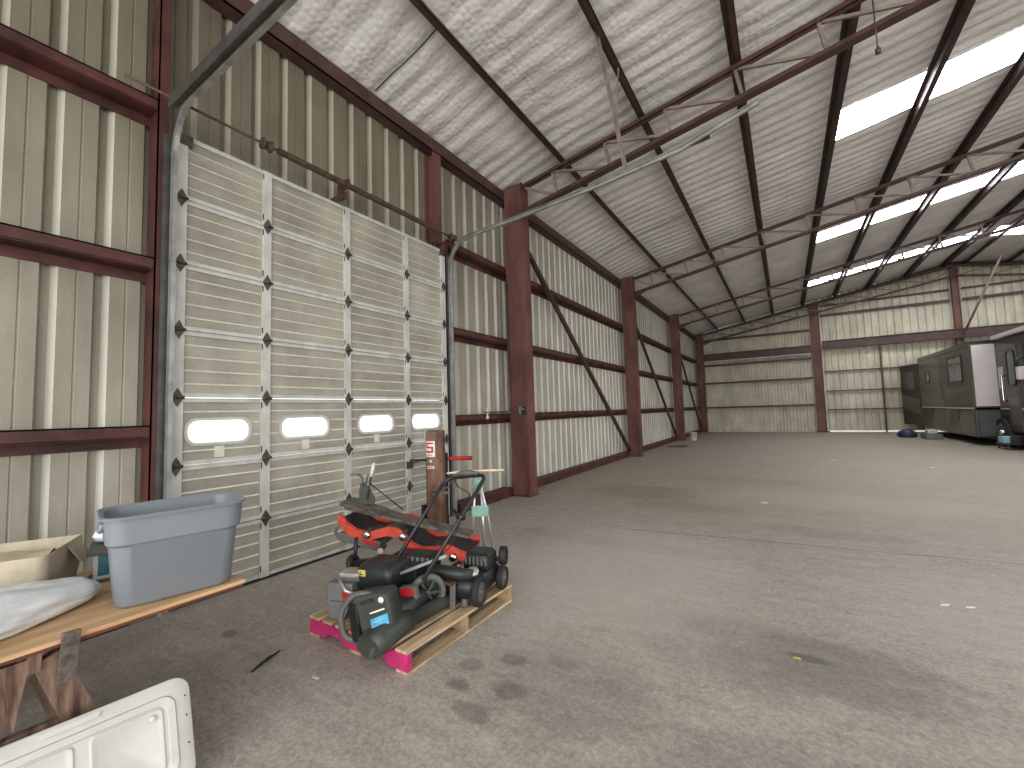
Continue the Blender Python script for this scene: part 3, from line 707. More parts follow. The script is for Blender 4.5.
mb.build('cooling_fins', 'padgrey', t)
mb = MB(); mb.lathe([(0, -.02), (.055, -.02), (.07, 0), (.055, .02), (0, .02)], 18, None, T(1.50, 2.30, .42) @ Ry(70)); mb.bar((1.50, 2.30, .42), (1.66, 2.34, .44), .05, .05); mb.cyl((1.52, 2.3, .44), (1.50, 2.33, .62), .016, 8); mb.build('recoil_starter', 'black', t)
# grey exhaust housing and bracket at the front left
mb = MB(); S = T(1.70, 2.10, 0) @ Rz(20)
for q in ((-.11, .10, -.10, .10, .27, .40), (-.06, .13, -.06, .12, .40, .44)): mb.box(*q, None, .015, S)
mb.build('exhaust_housing', 'greyplastic', t)
mb = MB(); mb.hexa([S @ V(p) for p in ((-.09, -.1, .145), (.03, -.1, .145), (.05, .08, .145), (-.07, .08, .145), (-.10, -.10, .27), (.09, -.10, .27), (.09, .09, .27), (-.10, .09, .27))], None, .008)
mb.build('front_skirt', 'greyplastic', t)
mb = MB(); mb.box(.03, .12, -.115, -.098, .30, .36, None, .002, S); mb.build('warning_label', 'redtag', t)
mb = MB(); mb.box(-.02, .14, -.09, .05, .44, .47, None, .01, S); mb.tube([S @ V(p) for p in ((.0, -.1, .42), (.06, -.12, .36), (.14, -.1, .33))], .014, 8); mb.build('engine_block', 'alu', t)
wheel(t, (2.215, 2.41, .285), (.80, -.58, 0), .138, .05, 6, 'padgrey', 'greendark')
wheel(t, (1.62, 2.42, .25), (.95, -.3, 0), .10, .05)
wheel(t, (1.70, 2.70, .25), (.95, -.3, 0), .10, .05)
mb = MB()
hL = [(1.93, 2.27, .40), (1.945, 2.95, 1.035), (2.36, 3.0, 1.085), (2.33, 2.25, .45)]
pth = arc_path(hL, .09, 8); mb.tube(pth, .0165, 10); mb.build('handle', 'black', t)
mb = MB(); mb.tube([V((2.02, 2.96, 1.06)), V((2.10, 2.965, 1.085)), V((2.2, 2.975, 1.095)), V((2.28, 2.99, 1.09))], [.014, .022, .024, .014], 8); mb.build('grip_bail', 'padgrey', t)
mb = MB(); mb.bar((2.02, 2.30, .42), (2.40, 2.42, .58), .02, .02); mb.bar((1.95, 2.28, .40), (2.0, 2.1, .36), .03, .012); mb.build('handle_bracket', 'alu', t)
mb = MB(); mb.tube([V((2.02, 2.96, 1.04)), V((2.12, 2.90, .98)), V((2.28, 2.86, .94)), V((2.33, 2.72, .83)), V((2.33, 2.55, .60)), V((2.2, 2.45, .46))], .005, 6); mb.build('throttle_cable', 'black', t)
mb = MB(); mb.lathe([(0, -.03), (.025, -.03), (.03, 0), (.025, .03), (0, .03)], 12, None, T(2.345, 2.66, .80) @ Ry(90)); mb.bar((2.33, 2.66, .80), (2.25, 2.68, .84), .02, .02); mb.build('handle_knob', 'black', t)
mb = MB(); mb.box(-.05, .05, -.012, 0, -.028, .028, None, .003, T(2.20, 2.22, .352) @ Rz(20) @ Ry(-10)); mb.build('red_tag', 'redtag', t)
mb = MB(); mb.box(-.065, .065, .001, .06, -.06, .035, None, .01, T(2.20, 2.22, .352) @ Rz(20) @ Ry(-10)); mb.build('tag_bracket', 'padgrey', t)

# ---- second mower at the far end of the pallet
t = thing('lawn_mower', 'small black lawn mower standing at the far right end of the pallet', 'lawn mower', (2.3, 2.85, PT))
MT2 = T(2.27, 2.83, 0) @ Rz(12)
m2 = lambda hw, hh, r, z, dx=0, dy=0: [MT2 @ V((x + dx, y + dy, z)) for x, y in rrect(hw, hh, r, 6)]
mb = MB(); mb.loft([m2(.19, .26, .10, .21), m2(.20, .27, .10, .30), m2(.17, .24, .10, .34), m2(.11, .13, .08, .355)], None); mb.build('deck', 'blackplastic', t)
mb = MB(); mb.loft([m2(.10, .10, .03, .35, .09, .06), m2(.11, .11, .04, .37, .09, .06), m2(.105, .105, .04, .455, .09, .06), m2(.09, .09, .04, .475, .09, .06)], None); e2 = mb.build('engine_cover', 'black', t)
mb = MB()
for i in range(6): mb.box(0.0 + i * .035, .015 + i * .035, -.058, -.048, .39, .45, None, .0, MT2)
mb.build('cooling_slots', 'padgrey', e2)
mb = MB(); mb.lathe([(0, 0), (.05, 0), (.055, .02), (.03, .04), (0, .04)], 16, None, MT2 @ T(.10, -.12, .35) @ Rx(35)); mb.build('fuel_cap', 'alu', t)
mb = MB(); mb.tube([MT2 @ V(p) for p in ((-.05, -.10, .36), (.0, -.16, .40), (.06, -.2, .37))], .03, 10); mb.tube([MT2 @ V(p) for p in ((.02, -.14, .44), (.07, -.22, .40), (.09, -.24, .28), (.1, -.22, .20), (.05, -.18, .2))], .009, 8); mb.build('fuel_hose', 'chrome', t)
wheel(t, (2.50, 2.67, .255), (.97, .22, 0), .11, .05, 0, 'rubber', 'padgrey')
wheel(t, (2.475, 3.02, .24), (.97, .22, 0), .095, .05, 0, 'rubber', 'padgrey')
wheel(t, (2.44, 3.10, .39), (.90, .40, 0), .075, .06, 0, 'rubber', 'black')
wheel(t, (2.08, 2.62, .25), (.97, .22, 0), .105, .05, 0, 'rubber', 'padgrey')
mb = MB(); mb.bar((2.35, 3.05, .34), (2.45, 3.09, .39), .03, .03); mb.bar((2.40, 3.08, .36), (2.45, 3.02, .24), .02, .03); mb.build('wheel_bracket', 'padgrey', t)

# ---- black chute tube across the middle
mb = MB(); mb.tube([(1.90, 2.60, .33), (2.02, 2.56, .37), (2.15, 2.56, .385), (2.36, 2.60, .385), (2.45, 2.66, .37)], [.035, .05, .052, .048, .04], 16)
tag(mb.build('chute_tube', 'blackplastic'), 'thick black plastic chute lying across the middle of the pallet pile', 'tube')
# ---- upright grey slat and bracket
t = thing('edger_bracket', 'upright grey slat and bracket wedged in front of the chute', 'bracket', (2.37, 2.5, PT))
mb = MB(); mb.bar((2.36, 2.52, .15), (2.35, 2.54, .33), .012, .05, up=(1, 0, 0), bevel=.004); mb.build('slat', 'padgrey', t)
mb = MB(); mb.box(2.17, 2.37, 2.50, 2.56, .325, .345, None, .004); mb.box(2.21, 2.29, 2.50, 2.53, .25, .33, None, .004); mb.build('bracket_plate', 'rust', t)
mb = MB(); mb.cyl((2.40, 2.62, .14), (2.39, 2.62, .33), .012, 8); mb.lathe([(0, 0), (.03, 0), (.025, .06), (0, .07)], 10, None, T(2.40, 2.62, .141)); mb.build('stake', 'padgrey', t)

# ---- leaf blower lying over the front edge
t = thing('leaf_blower', 'grey green handheld leaf blower with light blue label lying on the pallet front', 'leaf blower', (2.15, 1.98, PT))
BT = basis((2.13, 1.96, .145), (.95, -.20, .02), (.12, .95, .12))
mb = MB()
mk3 = lambda hw, hh, r, z, dx=0, dy=0: [BT @ V((x + dx, y + dy, z)) for x, y in rrect(hw, hh, r, 5)]
LBf = basis((2.19, 1.955, .305), (.83, .30, .16), (-.20, -.10, .98))   # label face plane: x along, y up, z outwards
def lb(hw, hh, r, z, dx=0, dy=0): return [LBf @ V((x + dx, y + dy, z)) for x, y in rrect(hw, hh, r, 5)]
mb.loft([lb(.11, .12, .03, -.11), lb(.135, .145, .035, -.09), lb(.135, .145, .035, .03), lb(.12, .13, .03, .05)], None); body = mb.build('motor_housing', 'greendark', t)
mb = MB(); mb.prism([(-.015, -.075), (.115, -.045), (.115, .02), (-.015, -.01)], .003, None, LBf @ T(0, 0, .05)); lab = mb.build('blue_label', 'blue', body)
mb = MB()
for (x0, y0, x1, y1) in ((.0, -.03, .04, -.022), (.05, -.02, .10, -.008), (.0, -.055, .07, -.04)): mb.bar(LBf @ V((x0, y0, .054)), LBf @ V((x1, y1, .054)), .004, .002)
mb.build('label_lettering', 'paper', lab)
mb = MB(); mb.prism([(-.01, .025), (.10, .045), (.10, .055), (-.01, .035)], .003, None, LBf @ T(0, 0, .05)); mb.build('lettering', 'paper', body)
mb = MB(); mb.lathe([(0, 0), (.02, 0), (.02, .008), (0, .008)], 14, None, LBf @ T(.085, .105, .045)); mb.build('switch_knob', 'paper', body)
mb = MB(); mb.bar(LBf @ V((-.06, .10, .05)), LBf @ V((.03, .115, .05)), .03, .02); mb.build('switch_panel', 'blackplastic', body)
mb = MB()
for i in range(6): mb.bar(LBf @ V((-.08 + i * .03, -.135, .045)), LBf @ V((-.07 + i * .03, -.09, .051)), .008, .006)
mb.build('vent_slots', 'black', body)
mb = MB(); mb.tube(arc_path([LBf @ V(p) for p in ((.0, .13, 0.0), (-.12, .16, .02), (-.24, .06, .04), (-.23, -.10, .05), (-.13, -.15, .03))], .12, 8), [.02] * 2 + [.021] * 200 if False else .02, 12); mb.build('loop_handle', 'padgrey', t)
mb = MB(); mb.bar(LBf @ V((-.12, .10, 0)), LBf @ V((-.12, -.14, .02)), .08, .10, bevel=.01); mb.build('intake_grille', 'black', t)
mb = MB(); ax = V((2.29, 2.72, .205)) - V((2.27, 1.80, .19))
mb.tube([(2.30, 1.82, .18), (2.30, 1.88, .192), (2.295, 2.05, .217), (2.28, 2.16, .21), (2.282, 2.17, .208), (2.285, 2.45, .197), (2.29, 2.66, .192)], [.075, .082, .072, .064, .052, .048, .046], 18); mb.build('blower_tube', 'greendark', t)
mb = MB(); mb.hexa([V(p) for p in ((2.14, 1.83, .13), (2.33, 1.78, .125), (2.37, 1.92, .15), (2.16, 1.97, .15), (2.17, 1.83, .21), (2.33, 1.80, .19), (2.37, 1.94, .25), (2.17, 1.98, .27))], None, .012); mb.build('outlet_shroud', 'greendark', t)

# ---- mechanic's creeper thrown on top, upside down
A, B = V((1.20, 2.36, .70)), V((2.28, 2.82, .465)); dl = B - A; Lc = dl.length
CT = basis(A, dl, V((-.40, .92, .05)))   # x along length, y to the rear, z up
if CT.col[2].z < 0: CT = basis(A, dl, V((.40, -.92, -.05)))
t = thing('mechanic_creeper', 'red orange mechanic creeper lying upside down on top of the mowers', 'creeper', A)
prof = [(0, .065), (.04, .05), (.08, .0), (.16, -.035), (.25, -.03), (.33, .02), (.40, .062), (.47, .062), (.53, .03), (.585, -.035), (.66, -.055), (.75, -.03), (.83, .02), (.88, .02), (.94, -.01), (1.0, -.005)]
up_ = [(x * Lc, z + .0) for x, z in prof]; lo_ = [(x * Lc, z - .075) for x, z in prof[::-1]]
mb = MB()
for (y0, y1) in ((0, .035), (.40, .435)):
    mb.prism(up_ + lo_, y1 - y0, None, CT @ Matrix(((1, 0, 0, 0), (0, 0, 1, y0), (0, 1, 0, 0), (0, 0, 0, 1))), .004)
mb.build('moulded_shell', 'orange', t)
mb = MB(); mb.grid(len(prof), 5, lambda u, v: (lambda k: CT @ V((prof[k][0] * Lc, .02 + v * .40, prof[k][1] - .03 - .02 * math.sin(PI * v))))(round(u * (len(prof) - 1))), None)
mb.build('underside', 'blackplastic', t)
mb = MB(); mb.box(.03, .42, .01, .40, -.15, -.085, None, .015, CT); mb.build('head_pad', 'padgrey', t)
mb = MB(); mb.tube(arc_path([CT @ V(p) for p in ((.02, .02, -.02), (-.02, .02, -.10), (.04, .02, -.15), (.42, .02, -.16))], .04), .012, 8); mb.build('pad_rail', 'padgrey', t)
mb = MB(); mb.box(.28, .40, .0, .012, -.125, -.095, None, .003, CT); mb.build('red_print', 'redtag', t)
for (x, z, mname) in ((.30, -.045, 'chrome'), (.62, .01, 'chrome'), (.45, -.155, 'pinkcaster'), (1.08, -.06, 'chrome')):
    cst = CT @ V((x, -.02, z)); mb = MB(); mb.lathe([(.0, -.015), (.012, -.015), (.03, -.012), (.034, 0), (.03, .012), (.012, .015), (0, .015)], 16, None, basis(cst, CT.col[0].to_3d(), CT.col[2].to_3d()))
    ca = mb.build('caster', mname, t)
    mb = MB(); mb.bar(cst + V((0, 0, .0)), CT @ V((x + .01, .03, z + .05)), .03, .02); mb.build('caster_fork', 'galv_dark', ca)
# ---- weathered board on top of the creeper
mb = MB(); mb.hexa([CT @ V(p) for p in ((-.02, .12, .075), (Lc * .97, .10, .075), (Lc * .97, .25, .075), (-.02, .30, .075), (-.02, .12, .105), (Lc * .97, .10, .10), (Lc * .97, .25, .10), (-.02, .30, .105))], None, .004)
tag(mb.build('weathered_board', 'greywood'), 'long dark weathered board laid on the red creeper', 'board')
mb = MB(); mb.hexa([CT @ V(p) for p in ((-.06, .10, .107), (.34, .08, .107), (.36, .26, .107), (-.05, .32, .107), (-.06, .10, .135), (.34, .08, .125), (.36, .26, .125), (-.05, .32, .135))], None, .005)
tag(mb.build('board_offcut', 'greywood'), 'short dark board offcut on the left end of the long board', 'board')
# ---- lever bracket with white grip standing behind
t = thing('lever_bracket', 'grey metal lever bracket with white grip standing on the board pile', 'lever', CT @ V((.1, .2, .14)))
O = CT @ V((.12, .20, .13)); rt = V((.84, .54, 0)); upv = V((0, 0, 1))
F = basis(O, rt, upv)
mb = MB(); mb.prism([(-.03, 0), (.10, 0), (.11, .05), (.07, .13), (.02, .19), (-.02, .19), (-.035, .12)], .02, None, F, .004); mb.build('mount_plate', 'greendark', t)
mb = MB(); mb.bar(F @ V((.04, .05, .03)), F @ V((.085, .27, .03)), .018, .012); mb.build('lever_arm', 'black', t)
mb = MB(); mb.tube([F @ V((.082, .25, .03)), F @ V((.087, .28, .03)), F @ V((.105, .36, .03)), F @ V((.108, .375, .03))], [.012, .016, .016, .008], 10); mb.build('white_grip', 'dirtwhite', t)
mb = MB()
for q in (((.0, .15, .0), (-.01, .24, .01), (-.06, .275, .0), (-.12, .27, .0)), ((.01, .17, .03), (.0, .26, .03), (-.03, .28, .03), (-.05, .275, .03)), ((.03, .18, .02), (.045, .26, .02), (.07, .275, .02), (.10, .268, .02))):
    mb.tube([F @ V(p) for p in q], .007, 6)
mb.build('cable_hook', 'padgrey', t)
mb = MB(); mb.cyl(F @ V((.06, .19, .01)), F @ V((.36, -.06, .0)), .006, 6); mb.build('pull_rod', 'black', t)

# ---- rusty steel cylinder behind the pallet
t = thing('steel_cylinder', 'tall rusty brown steel cylinder with red and white sticker by the door', 'cylinder', (.62, 4.15, 0))
cx, cy = .66, 4.20; Rc = .125
mb = MB(); mb.lathe([(Rc * .9, .1), (Rc, .12), (Rc, 1.39), (Rc * .97, 1.40), (Rc * .9, 1.40), (Rc * .9, 1.36), (0.0, 1.36)], 32, None, T(cx, cy, 0)); mb.build('cylinder_body', 'rust', t)
mb = MB(); mb.box(cx - .2, cx + .2, cy - .2, cy + .2, 0, .02); mb.box(cx - .15, cx - .10, cy - .12, cy + .12, .02, .45); mb.box(cx - .08, cx + .08, cy + .10, cy + .15, .02, 1.1); mb.lathe([(.11, .02), (.11, .1)], 20, None, T(cx, cy, 0)); mb.build('stand', 'black', t)
mb = MB(); dv = V((.45, .89, 0))
mb.cyl(V((cx, cy, 1.04)) - dv * .34, V((cx, cy, 1.02)) + dv * .18, .016, 10); mb.build('cross_rod', 'black', t)
mb = MB(); mb.tube([V((cx, cy, 1.02)) + dv * .17, V((cx, cy, 1.015)) + dv * .30, V((cx, cy, 1.0)) + dv * .52], [.02, .026, .028], 10); mb.build('red_handle', 'redtag', t)
mb = MB(); mb.tube([(cx + .05, cy - .16, .66), (cx + .12, cy - .1, .655), (cx + .15, cy + .05, .66), (cx + .1, cy + .18, .70), (cx + .0, cy + .3, .72)], .009, 6); mb.bar((cx + .06, cy - .13, .60), (cx + .16, cy + .08, .60), .02, .03); mb.build('wire_hook', 'padgrey', t)
def on_cyl(a, z, off=.002): return V((cx + (Rc + off) * math.cos(a), cy + (Rc + off) * math.sin(a), z))
A0 = math.atan2(-cy, 4.55 - cx)   # side facing the hall
def patch(a0, a1, z0, z1, m, off, name, par):
    mb = MB(); mb.grid(10, 2, lambda u, v: on_cyl(a0 + u * (a1 - a0), z0 + v * (z1 - z0), off), None); return mb.build(name, m, par, False)
st = patch(A0 - 1.2, A0 - .05, 1.07, 1.27, 'paper', .002, 'sticker', t)
mb = MB()
def strip(a0, a1, z0, z1):
    mb.grid(6, 2, lambda u, v: on_cyl(a0 + u * (a1 - a0), z0 + v * (z1 - z0), .004), None)
b0, b1 = A0 - 1.05, A0 - .2
strip(b0, b1, 1.232, 1.252); strip(b0, b1, 1.178, 1.20); strip(b0, b1, 1.12, 1.145); strip(b0, b0 + .2, 1.178, 1.25); strip(b1 - .22, b1, 1.13, 1.19); strip(b0 + .0, b0 + .2, 1.12, 1.15)
for i in range(5): strip(b0 + .1 + i * .14, b0 + .18 + i * .14, 1.083, 1.100)
mb.build('sticker_mark', 'redtag', st, False)
st2 = patch(A0 - 1.05, A0 - .15, .92, .955, 'paper', .002, 'small_sticker', t)
mb = MB()
for i in range(6): strip(A0 - .98 + i * .13, A0 - .90 + i * .13, .927, .948)
mb.build('sticker_letters', 'redtag', st2, False)
patch(A0 - .62, A0 - .42, 1.0, 1.03, 'paper', .002, 'paint_fleck', t)

# ---- crutches standing behind the second mower
t = thing('crutches', 'pair of aluminium crutches with pale green pads leaning behind the lawn mower', 'crutches', (2.0, 3.45, 0))
for dx in (0.,):
    c = V((1.93, 3.45, 0)); r_ = V((.84, .54, 0))
    mb = MB(); mb.tube([c + r_ * -.10 + V((0, 0, .03)), c + r_ * -.06 + V((0, 0, .6)), c + r_ * -.03 + V((0, 0, .98))], .011, 8); mb.tube([c + r_ * .16 + V((0, 0, .03)), c + r_ * .08 + V((0, 0, .6)), c + r_ * -.0 + V((0, 0, .98))], .011, 8); mb.cyl(c + r_ * .03 + V((0, .02, .03)), c + r_ * .01 + V((0, .02, .95)), .015, 10); mb.build('tube_frame', 'alu', t)
    mb = MB(); mb.bar(c + r_ * -.08 + V((0, 0, .64)), c + r_ * .09 + V((0, 0, .64)), .03, .11, bevel=.012); mb.build('hand_pad', 'mint', t)
    mb = MB(); mb.tube([c + r_ * -.05 + V((0, 0, .86)), c + r_ * -.02 + V((0, 0, .93)), c + r_ * .04 + V((0, 0, .95))], [.02, .04, .035], 10); mb.build('underarm_pad', 'mint', t)
    mb = MB()
    for k in (-.10, .16, .03): mb.cyl(c + r_ * k + V((0, .02 if k == .03 else 0, 0)), c + r_ * k + V((0, .02 if k == .03 else 0, .05)), .02, 10)
    mb.build('rubber_foot', 'rubber', t)
mb = MB(); mb.cyl((2.15, 3.02, 1.10), (2.15 + .26, 3.02 + .17, 1.10), .010, 8); mb.cyl((2.15, 3.02, 1.10), (1.98, 2.92, 1.085), .010, 8)
tag(mb.build('dowel_stick', 'tan'), 'pale wooden stick resting across the mower handle', 'stick')

# ------------------------------------------------------------------ plywood table on sawhorses
BZ = .75
t = thing('plywood_top', 'plywood sheet laid on sawhorses as a work table', 'table top', (1.5, 0, BZ))
mb = MB(); mb.box(1.02, 2.025, -1.6, 1.215, BZ - .018, BZ - .0005); mb.build('plywood_sheet', 'ply', t)
mb = MB(); mb.box(1.03, 2.017, -1.6, 1.208, BZ - .034, BZ - .0185); mb.build('lower_sheet', 'ply_edge', t)
BB = BZ - .035
def sawhorse(y, lab):
    t = thing('sawhorse', lab, 'sawhorse', (1.5, y, 0), 'sawhorses under the plywood')
    mb = MB(); mb.box(1.12, 1.96, y - .02, y + .02, BB - .09, BB - .001, None, .003); mb.build('top_beam', 'oldwood', t)
    for x in (1.92, 1.22):
        for s in (-1, 1):
            mb = MB(); mb.bar((x, y + s * .04, BB - .05), (x, y + s * .27, .01), .045, .10, up=(0, s, .0), bevel=.006); mb.build('leg', 'oldwood', t)
        mb = MB(); mb.box(x - .02, x + .02, y - .13, y + .13, .36, .40, None, .003); mb.build('brace', 'oldwood', t)
        mb = MB(); mb.prism([(-.04, 0), (.0, -.26), (.04, 0)], .012, None, Matrix(((0, 0, 1, x + .024), (1, 0, 0, y - .05), (0, 1, 0, BB - .03), (0, 0, 0, 1)))); mb.build('gusset', 'oldwood', t)
    return t
sh = sawhorse(.455, 'weathered timber sawhorse under the front of the plywood, near the white panel')
mb = MB(); mb.bar((2.045, .53, BB - .13), (2.045, .54, BZ + .025), .02, .055, up=(0, 1, 0), bevel=.003); mb.build('upright_block', 'greywood', sh)
sawhorse(-1.1, 'weathered timber sawhorse under the near end of the plywood')

# grey storage tote
t = thing('storage_tote', 'grey plastic storage tote without lid standing on the plywood table', 'tote', (1.75, .95, BZ))
TT = T(1.80, .97, BZ) @ Rz(-12)
def tl_(hw, hh, r, z): return [TT @ V((x, y, z)) for x, y in rrect(hw, hh, r, 8)]
# long side faces +x : hh along y
mb = MB(); a, b_ = .165, .235
mb.loft([tl_(a - .01, b_ - .01, .07, .003), tl_(a, b_, .075, .015), tl_(a + .016, b_ + .022, .08, .285), tl_(a + .030, b_ + .037, .085, .30), tl_(a + .036, b_ + .045, .085, .415), tl_(a + .052, b_ + .06, .09, .418), tl_(a + .054, b_ + .062, .09, .430), tl_(a + .046, b_ + .054, .09, .433), tl_(a + .03, b_ + .038, .08, .42), tl_(a + .012, b_ + .018, .07, .27), tl_(a - .008, b_ - .008, .065, .02)], None, True, True)
mb.build('tote_shell', 'tote', t, True, 40)
mb = MB(); mb.tube([TT @ V((x, y, z)) for x, y, z in ((-.08, -(b_ + .04), .395), (-.07, -(b_ + .052), .36), (.07, -(b_ + .052), .36), (.08, -(b_ + .04), .395))], .012, 8); mb.build('end_handle', 'tote', t)

# white plastic bag, beige fabric bin and small carton
mb = MB(); pts = []
bagpath = [(1.90, -.25, .85, .17), (1.85, -.02, .85, .17), (1.79, .20, .84, .155), (1.725, .38, .835, .14), (1.665, .53, .825, .112), (1.61, .66, .812, .08), (1.585, .72, .80, .04), (1.58, .735, .797, .008)]
loops = []
NB = 64
for i in range(NB):
    u = i / (NB - 1) * (len(bagpath) - 1); k0 = min(int(u), len(bagpath) - 2); fr = u - k0
    x, y, z, r = [p * (1 - fr) + q * fr for p, q in zip(bagpath[k0], bagpath[k0 + 1])]
    s = V((.95, .32, 0)); lp = []
    for j in range(64):
        a = 2 * PI * j / 64
        k = 1 + .16 * noise.noise(V((math.cos(a) * 1.6, math.sin(a) * 1.6, y * 3.2))) + .10 * (1 - abs(noise.noise(V((math.cos(a) * 3.5, math.sin(a) * 3.5, y * 5 + a * .8))) * 2)) + .05 * noise.noise(V((math.cos(a) * 9, math.sin(a) * 9, y * 9)))
        zz = z + r * .68 * k * math.sin(a); lp.append(V((x, y, max(BZ + .002 + .004 * abs(math.cos(3 * a)), zz))) + s * (r * k * math.cos(a)))
    loops.append(lp)
mb.loft(loops, None); o = mb.build('plastic_bag', 'whitebag'); tag(o, 'long stuffed white plastic bag lying along the plywood edge', 'bag')
mb = MB(); loops = []
for i, (x, y, z, r) in enumerate([(1.52, .25, .79, .05), (1.46, .32, .80, .06), (1.40, .40, .79, .05), (1.37, .44, .785, .02)]):
    loops.append([V((x, y, max(BZ + .002, z + r * .8 * math.sin(2 * PI * j / 14)))) + V((.7, .7, 0)) * r * math.cos(2 * PI * j / 14) for j in range(14)])
mb.loft(loops, None); o = mb.build('plastic_bag', 'whitebag'); tag(o, 'small white bag end peeking out in front of the beige bin', 'bag')
t = thing('fabric_bin', 'beige open fabric bin behind the white bag on the plywood', 'bin', (1.35, .45, BZ))
FB = T(1.20, .38, BZ) @ Rz(-28)
def fb(hx, hy, z, dz=0): return [FB @ V((x, y, z + dz * (1 if x < 0 else 0) + .012 * math.sin(7 * x + 5 * y))) for x, y in rrect(hx, hy, .04, 4)]
mb = MB(); mb.loft([fb(.22, .30, .004), fb(.235, .315, .10), fb(.24, .32, .23), fb(.235, .315, .245), fb(.22, .30, .23), fb(.21, .29, .02)], None); mb.build('bin_body', 'carton', t, True, 45)
mb = MB(); mb.hexa([FB @ V(p) for p in ((-.16, .315, .235), (.0, .315, .232), (-.02, .37, .13), (-.12, .375, .14), (-.16, .32, .24), (.0, .32, .237), (-.02, .377, .133), (-.12, .382, .143))], None, .002); mb.build('side_flap', 'carton', t)
mb = MB(); mb.grid(10, 10, lambda u, v: FB @ V((-.19 + u * .36, -.26 + v * .52, .17 + .035 * noise.noise(V((u * 4, v * 5, .3))) + .05 * math.sin(PI * u))), None); mb.build('liner', 'carton_in', t)
t = thing('soap_carton', 'small white and teal carton tucked behind the grey tote', 'carton', (1.35, .80, BZ))
SB = T(1.27, .84, BZ) @ Rz(-20)
mb = MB(); mb.box(-.06, .06, -.05, .05, .012, .17, None, .003, SB); c_ = mb.build('carton_box', 'paper', t)
mb = MB(); mb.box(.0602, .062, -.03, .05, .03, .15, None, 0, SB); mb.build('teal_print', 'teal', c_)
mb = MB(); mb.box(-.09, .09, -.08, .08, .0, .012, None, .003, SB); mb.build('base_tray', 'padgrey', t)
mb = MB(); mb.box(-.08, .08, -.07, .05, .172, .19, None, .004, SB @ Ry(12)); mb.build('grey_flap', 'padgrey', t)
mb = MB(); mb.lathe([(0, 0), (.05, .0), (.065, .03), (.05, .055), (.02, .07), (0, .072)], 14, None, SB @ T(0, 0, .21)); o = mb.build('plastic_wrap', 'whitebag', t)
mb = MB(); mb.box(.70, 1.0, -.6, 1.0, BZ - .6, BZ - .58); mb.b.free()
t = thing('dark_crate', 'dark low crate standing on the floor behind the plywood table', 'crate', (.55, .4, 0))
mb = MB()
mb.box(.30, .75, -.25, .45, 0, .02); mb.box(.30, .32, -.25, .45, .02, .80); mb.box(.73, .75, -.25, .45, .02, .80); mb.box(.32, .73, -.25, -.23, .02, .80); mb.box(.32, .73, .43, .45, .02, .80); mb.build('crate_shell', 'navy', t)
mb = MB(); mb.box(.29, .76, -.26, .55, .80, .825, None, .005); mb.build('crate_lid', 'black', t)

# white moulded panel leaning on the sawhorse
t = thing('moulded_panel', 'white moulded plastic door panel leaning against the sawhorse in front', 'panel', (2.1, .5, 0))
c1, c2 = V((2.085, .935, .425)), V((2.01, .362, .42))
xa = (c1 - c2).normalized(); dn = V((.15, 0, -.36)); dn = (dn - xa * dn.dot(xa)).normalized()
nr = xa.cross(-dn).normalized()
if nr.x < 0: nr = -nr
PM = Matrix(((xa.x, -dn.x, nr.x, c1.x), (xa.y, -dn.y, nr.y, c1.y), (xa.z, -dn.z, nr.z, c1.z), (0, 0, 0, 1)))
W_, H_ = 1.15, .435
def pr_(i, z, r, rr=.07): return [PM @ V((x, y, z)) for x, y in rrect(W_ / 2 - i, H_ / 2 - i, rr, 7, -W_ / 2, -H_ / 2)]
mb = MB(); mb.loft([pr_(0, -.022, 0), pr_(0, -.004, 0), pr_(.004, 0, 0), pr_(.055, 0, 0, .05), pr_(.06, .010, 0, .05), pr_(.085, .010, 0, .04), pr_(.09, .002, 0, .04)], None, True, True)
pan = mb.build('panel_skin', 'white', t, True, 50)
mb = MB()
for (x0, x1) in ((-.34, -.10), (-.64, -.38), (-.94, -.68)):
    mb.loft([[PM @ V((x, y, z)) for x, y in rrect((x1 - x0) / 2 - i, .125 - i, .02, 4, (x0 + x1) / 2, -H_ / 2)] for i, z in ((0, .002), (.006, .009), (.012, .009), (.02, .004))], None, False, True)
mb.build('raised_field', 'white', pan, True, 30)
for (x, y) in ((-.02, -.09), (-.02, -.17), (-.02, -.28)): MB().lathe([(0, .001), (.004, .001), (.004, .0025), (0, .0025)], 8, None, PM @ T(x, y, 0)).build('screw', 'hinge', pan)
mb = MB(); mb.lathe([(.004, .004), (.011, .004), (.011, .012), (.004, .012)], 14, None, PM @ T(-.14, -.125, .003)); mb.build('drain_hole', 'dirtwhite', pan)
mb = MB(); mb.prism([(-.48, -.012), (-.30, -.012), (-.31, -.032), (-.47, -.032)], .006, None, PM @ T(0, 0, .0)); mb.build('finger_grip', 'white', pan)

# ------------------------------------------------------------------ things on the floor
mb = MB(); mb.tube([(1.585, 1.47, .012), (1.55, 1.55, .014), (1.50, 1.70, .012)], [.006, .011, .005], 6); mb.tube([(1.56, 1.53, .012), (1.545, 1.60, .03), (1.52, 1.66, .012)], .005, 6); tag(mb.build('dark_twig', 'black'), 'thin black twig on the floor left of the pallet', 'stick')
t = thing('plastic_bucket', 'white plastic bucket on the floor beside the third wall column', 'bucket', (.75, 22.0, 0))
mb = MB(); mb.lathe([(0, .005), (.13, 0), (.135, .01), (.155, .36), (.165, .36), (.165, .38), (.15, .38), (.148, .36), (.125, .03), (0, .03)], 22, None, T(.75, 22.0, 0)); mb.build('bucket_shell', 'dirtwhite', t)
mb = MB(); mb.tube([V((.75 + .165 * math.cos(a), 21.84 - .03 * math.sin(a), .32 - .14 * math.sin(a))) for a in [PI * i / 10 for i in range(11)]], .006, 6); mb.build('bail_handle', 'galv', t)
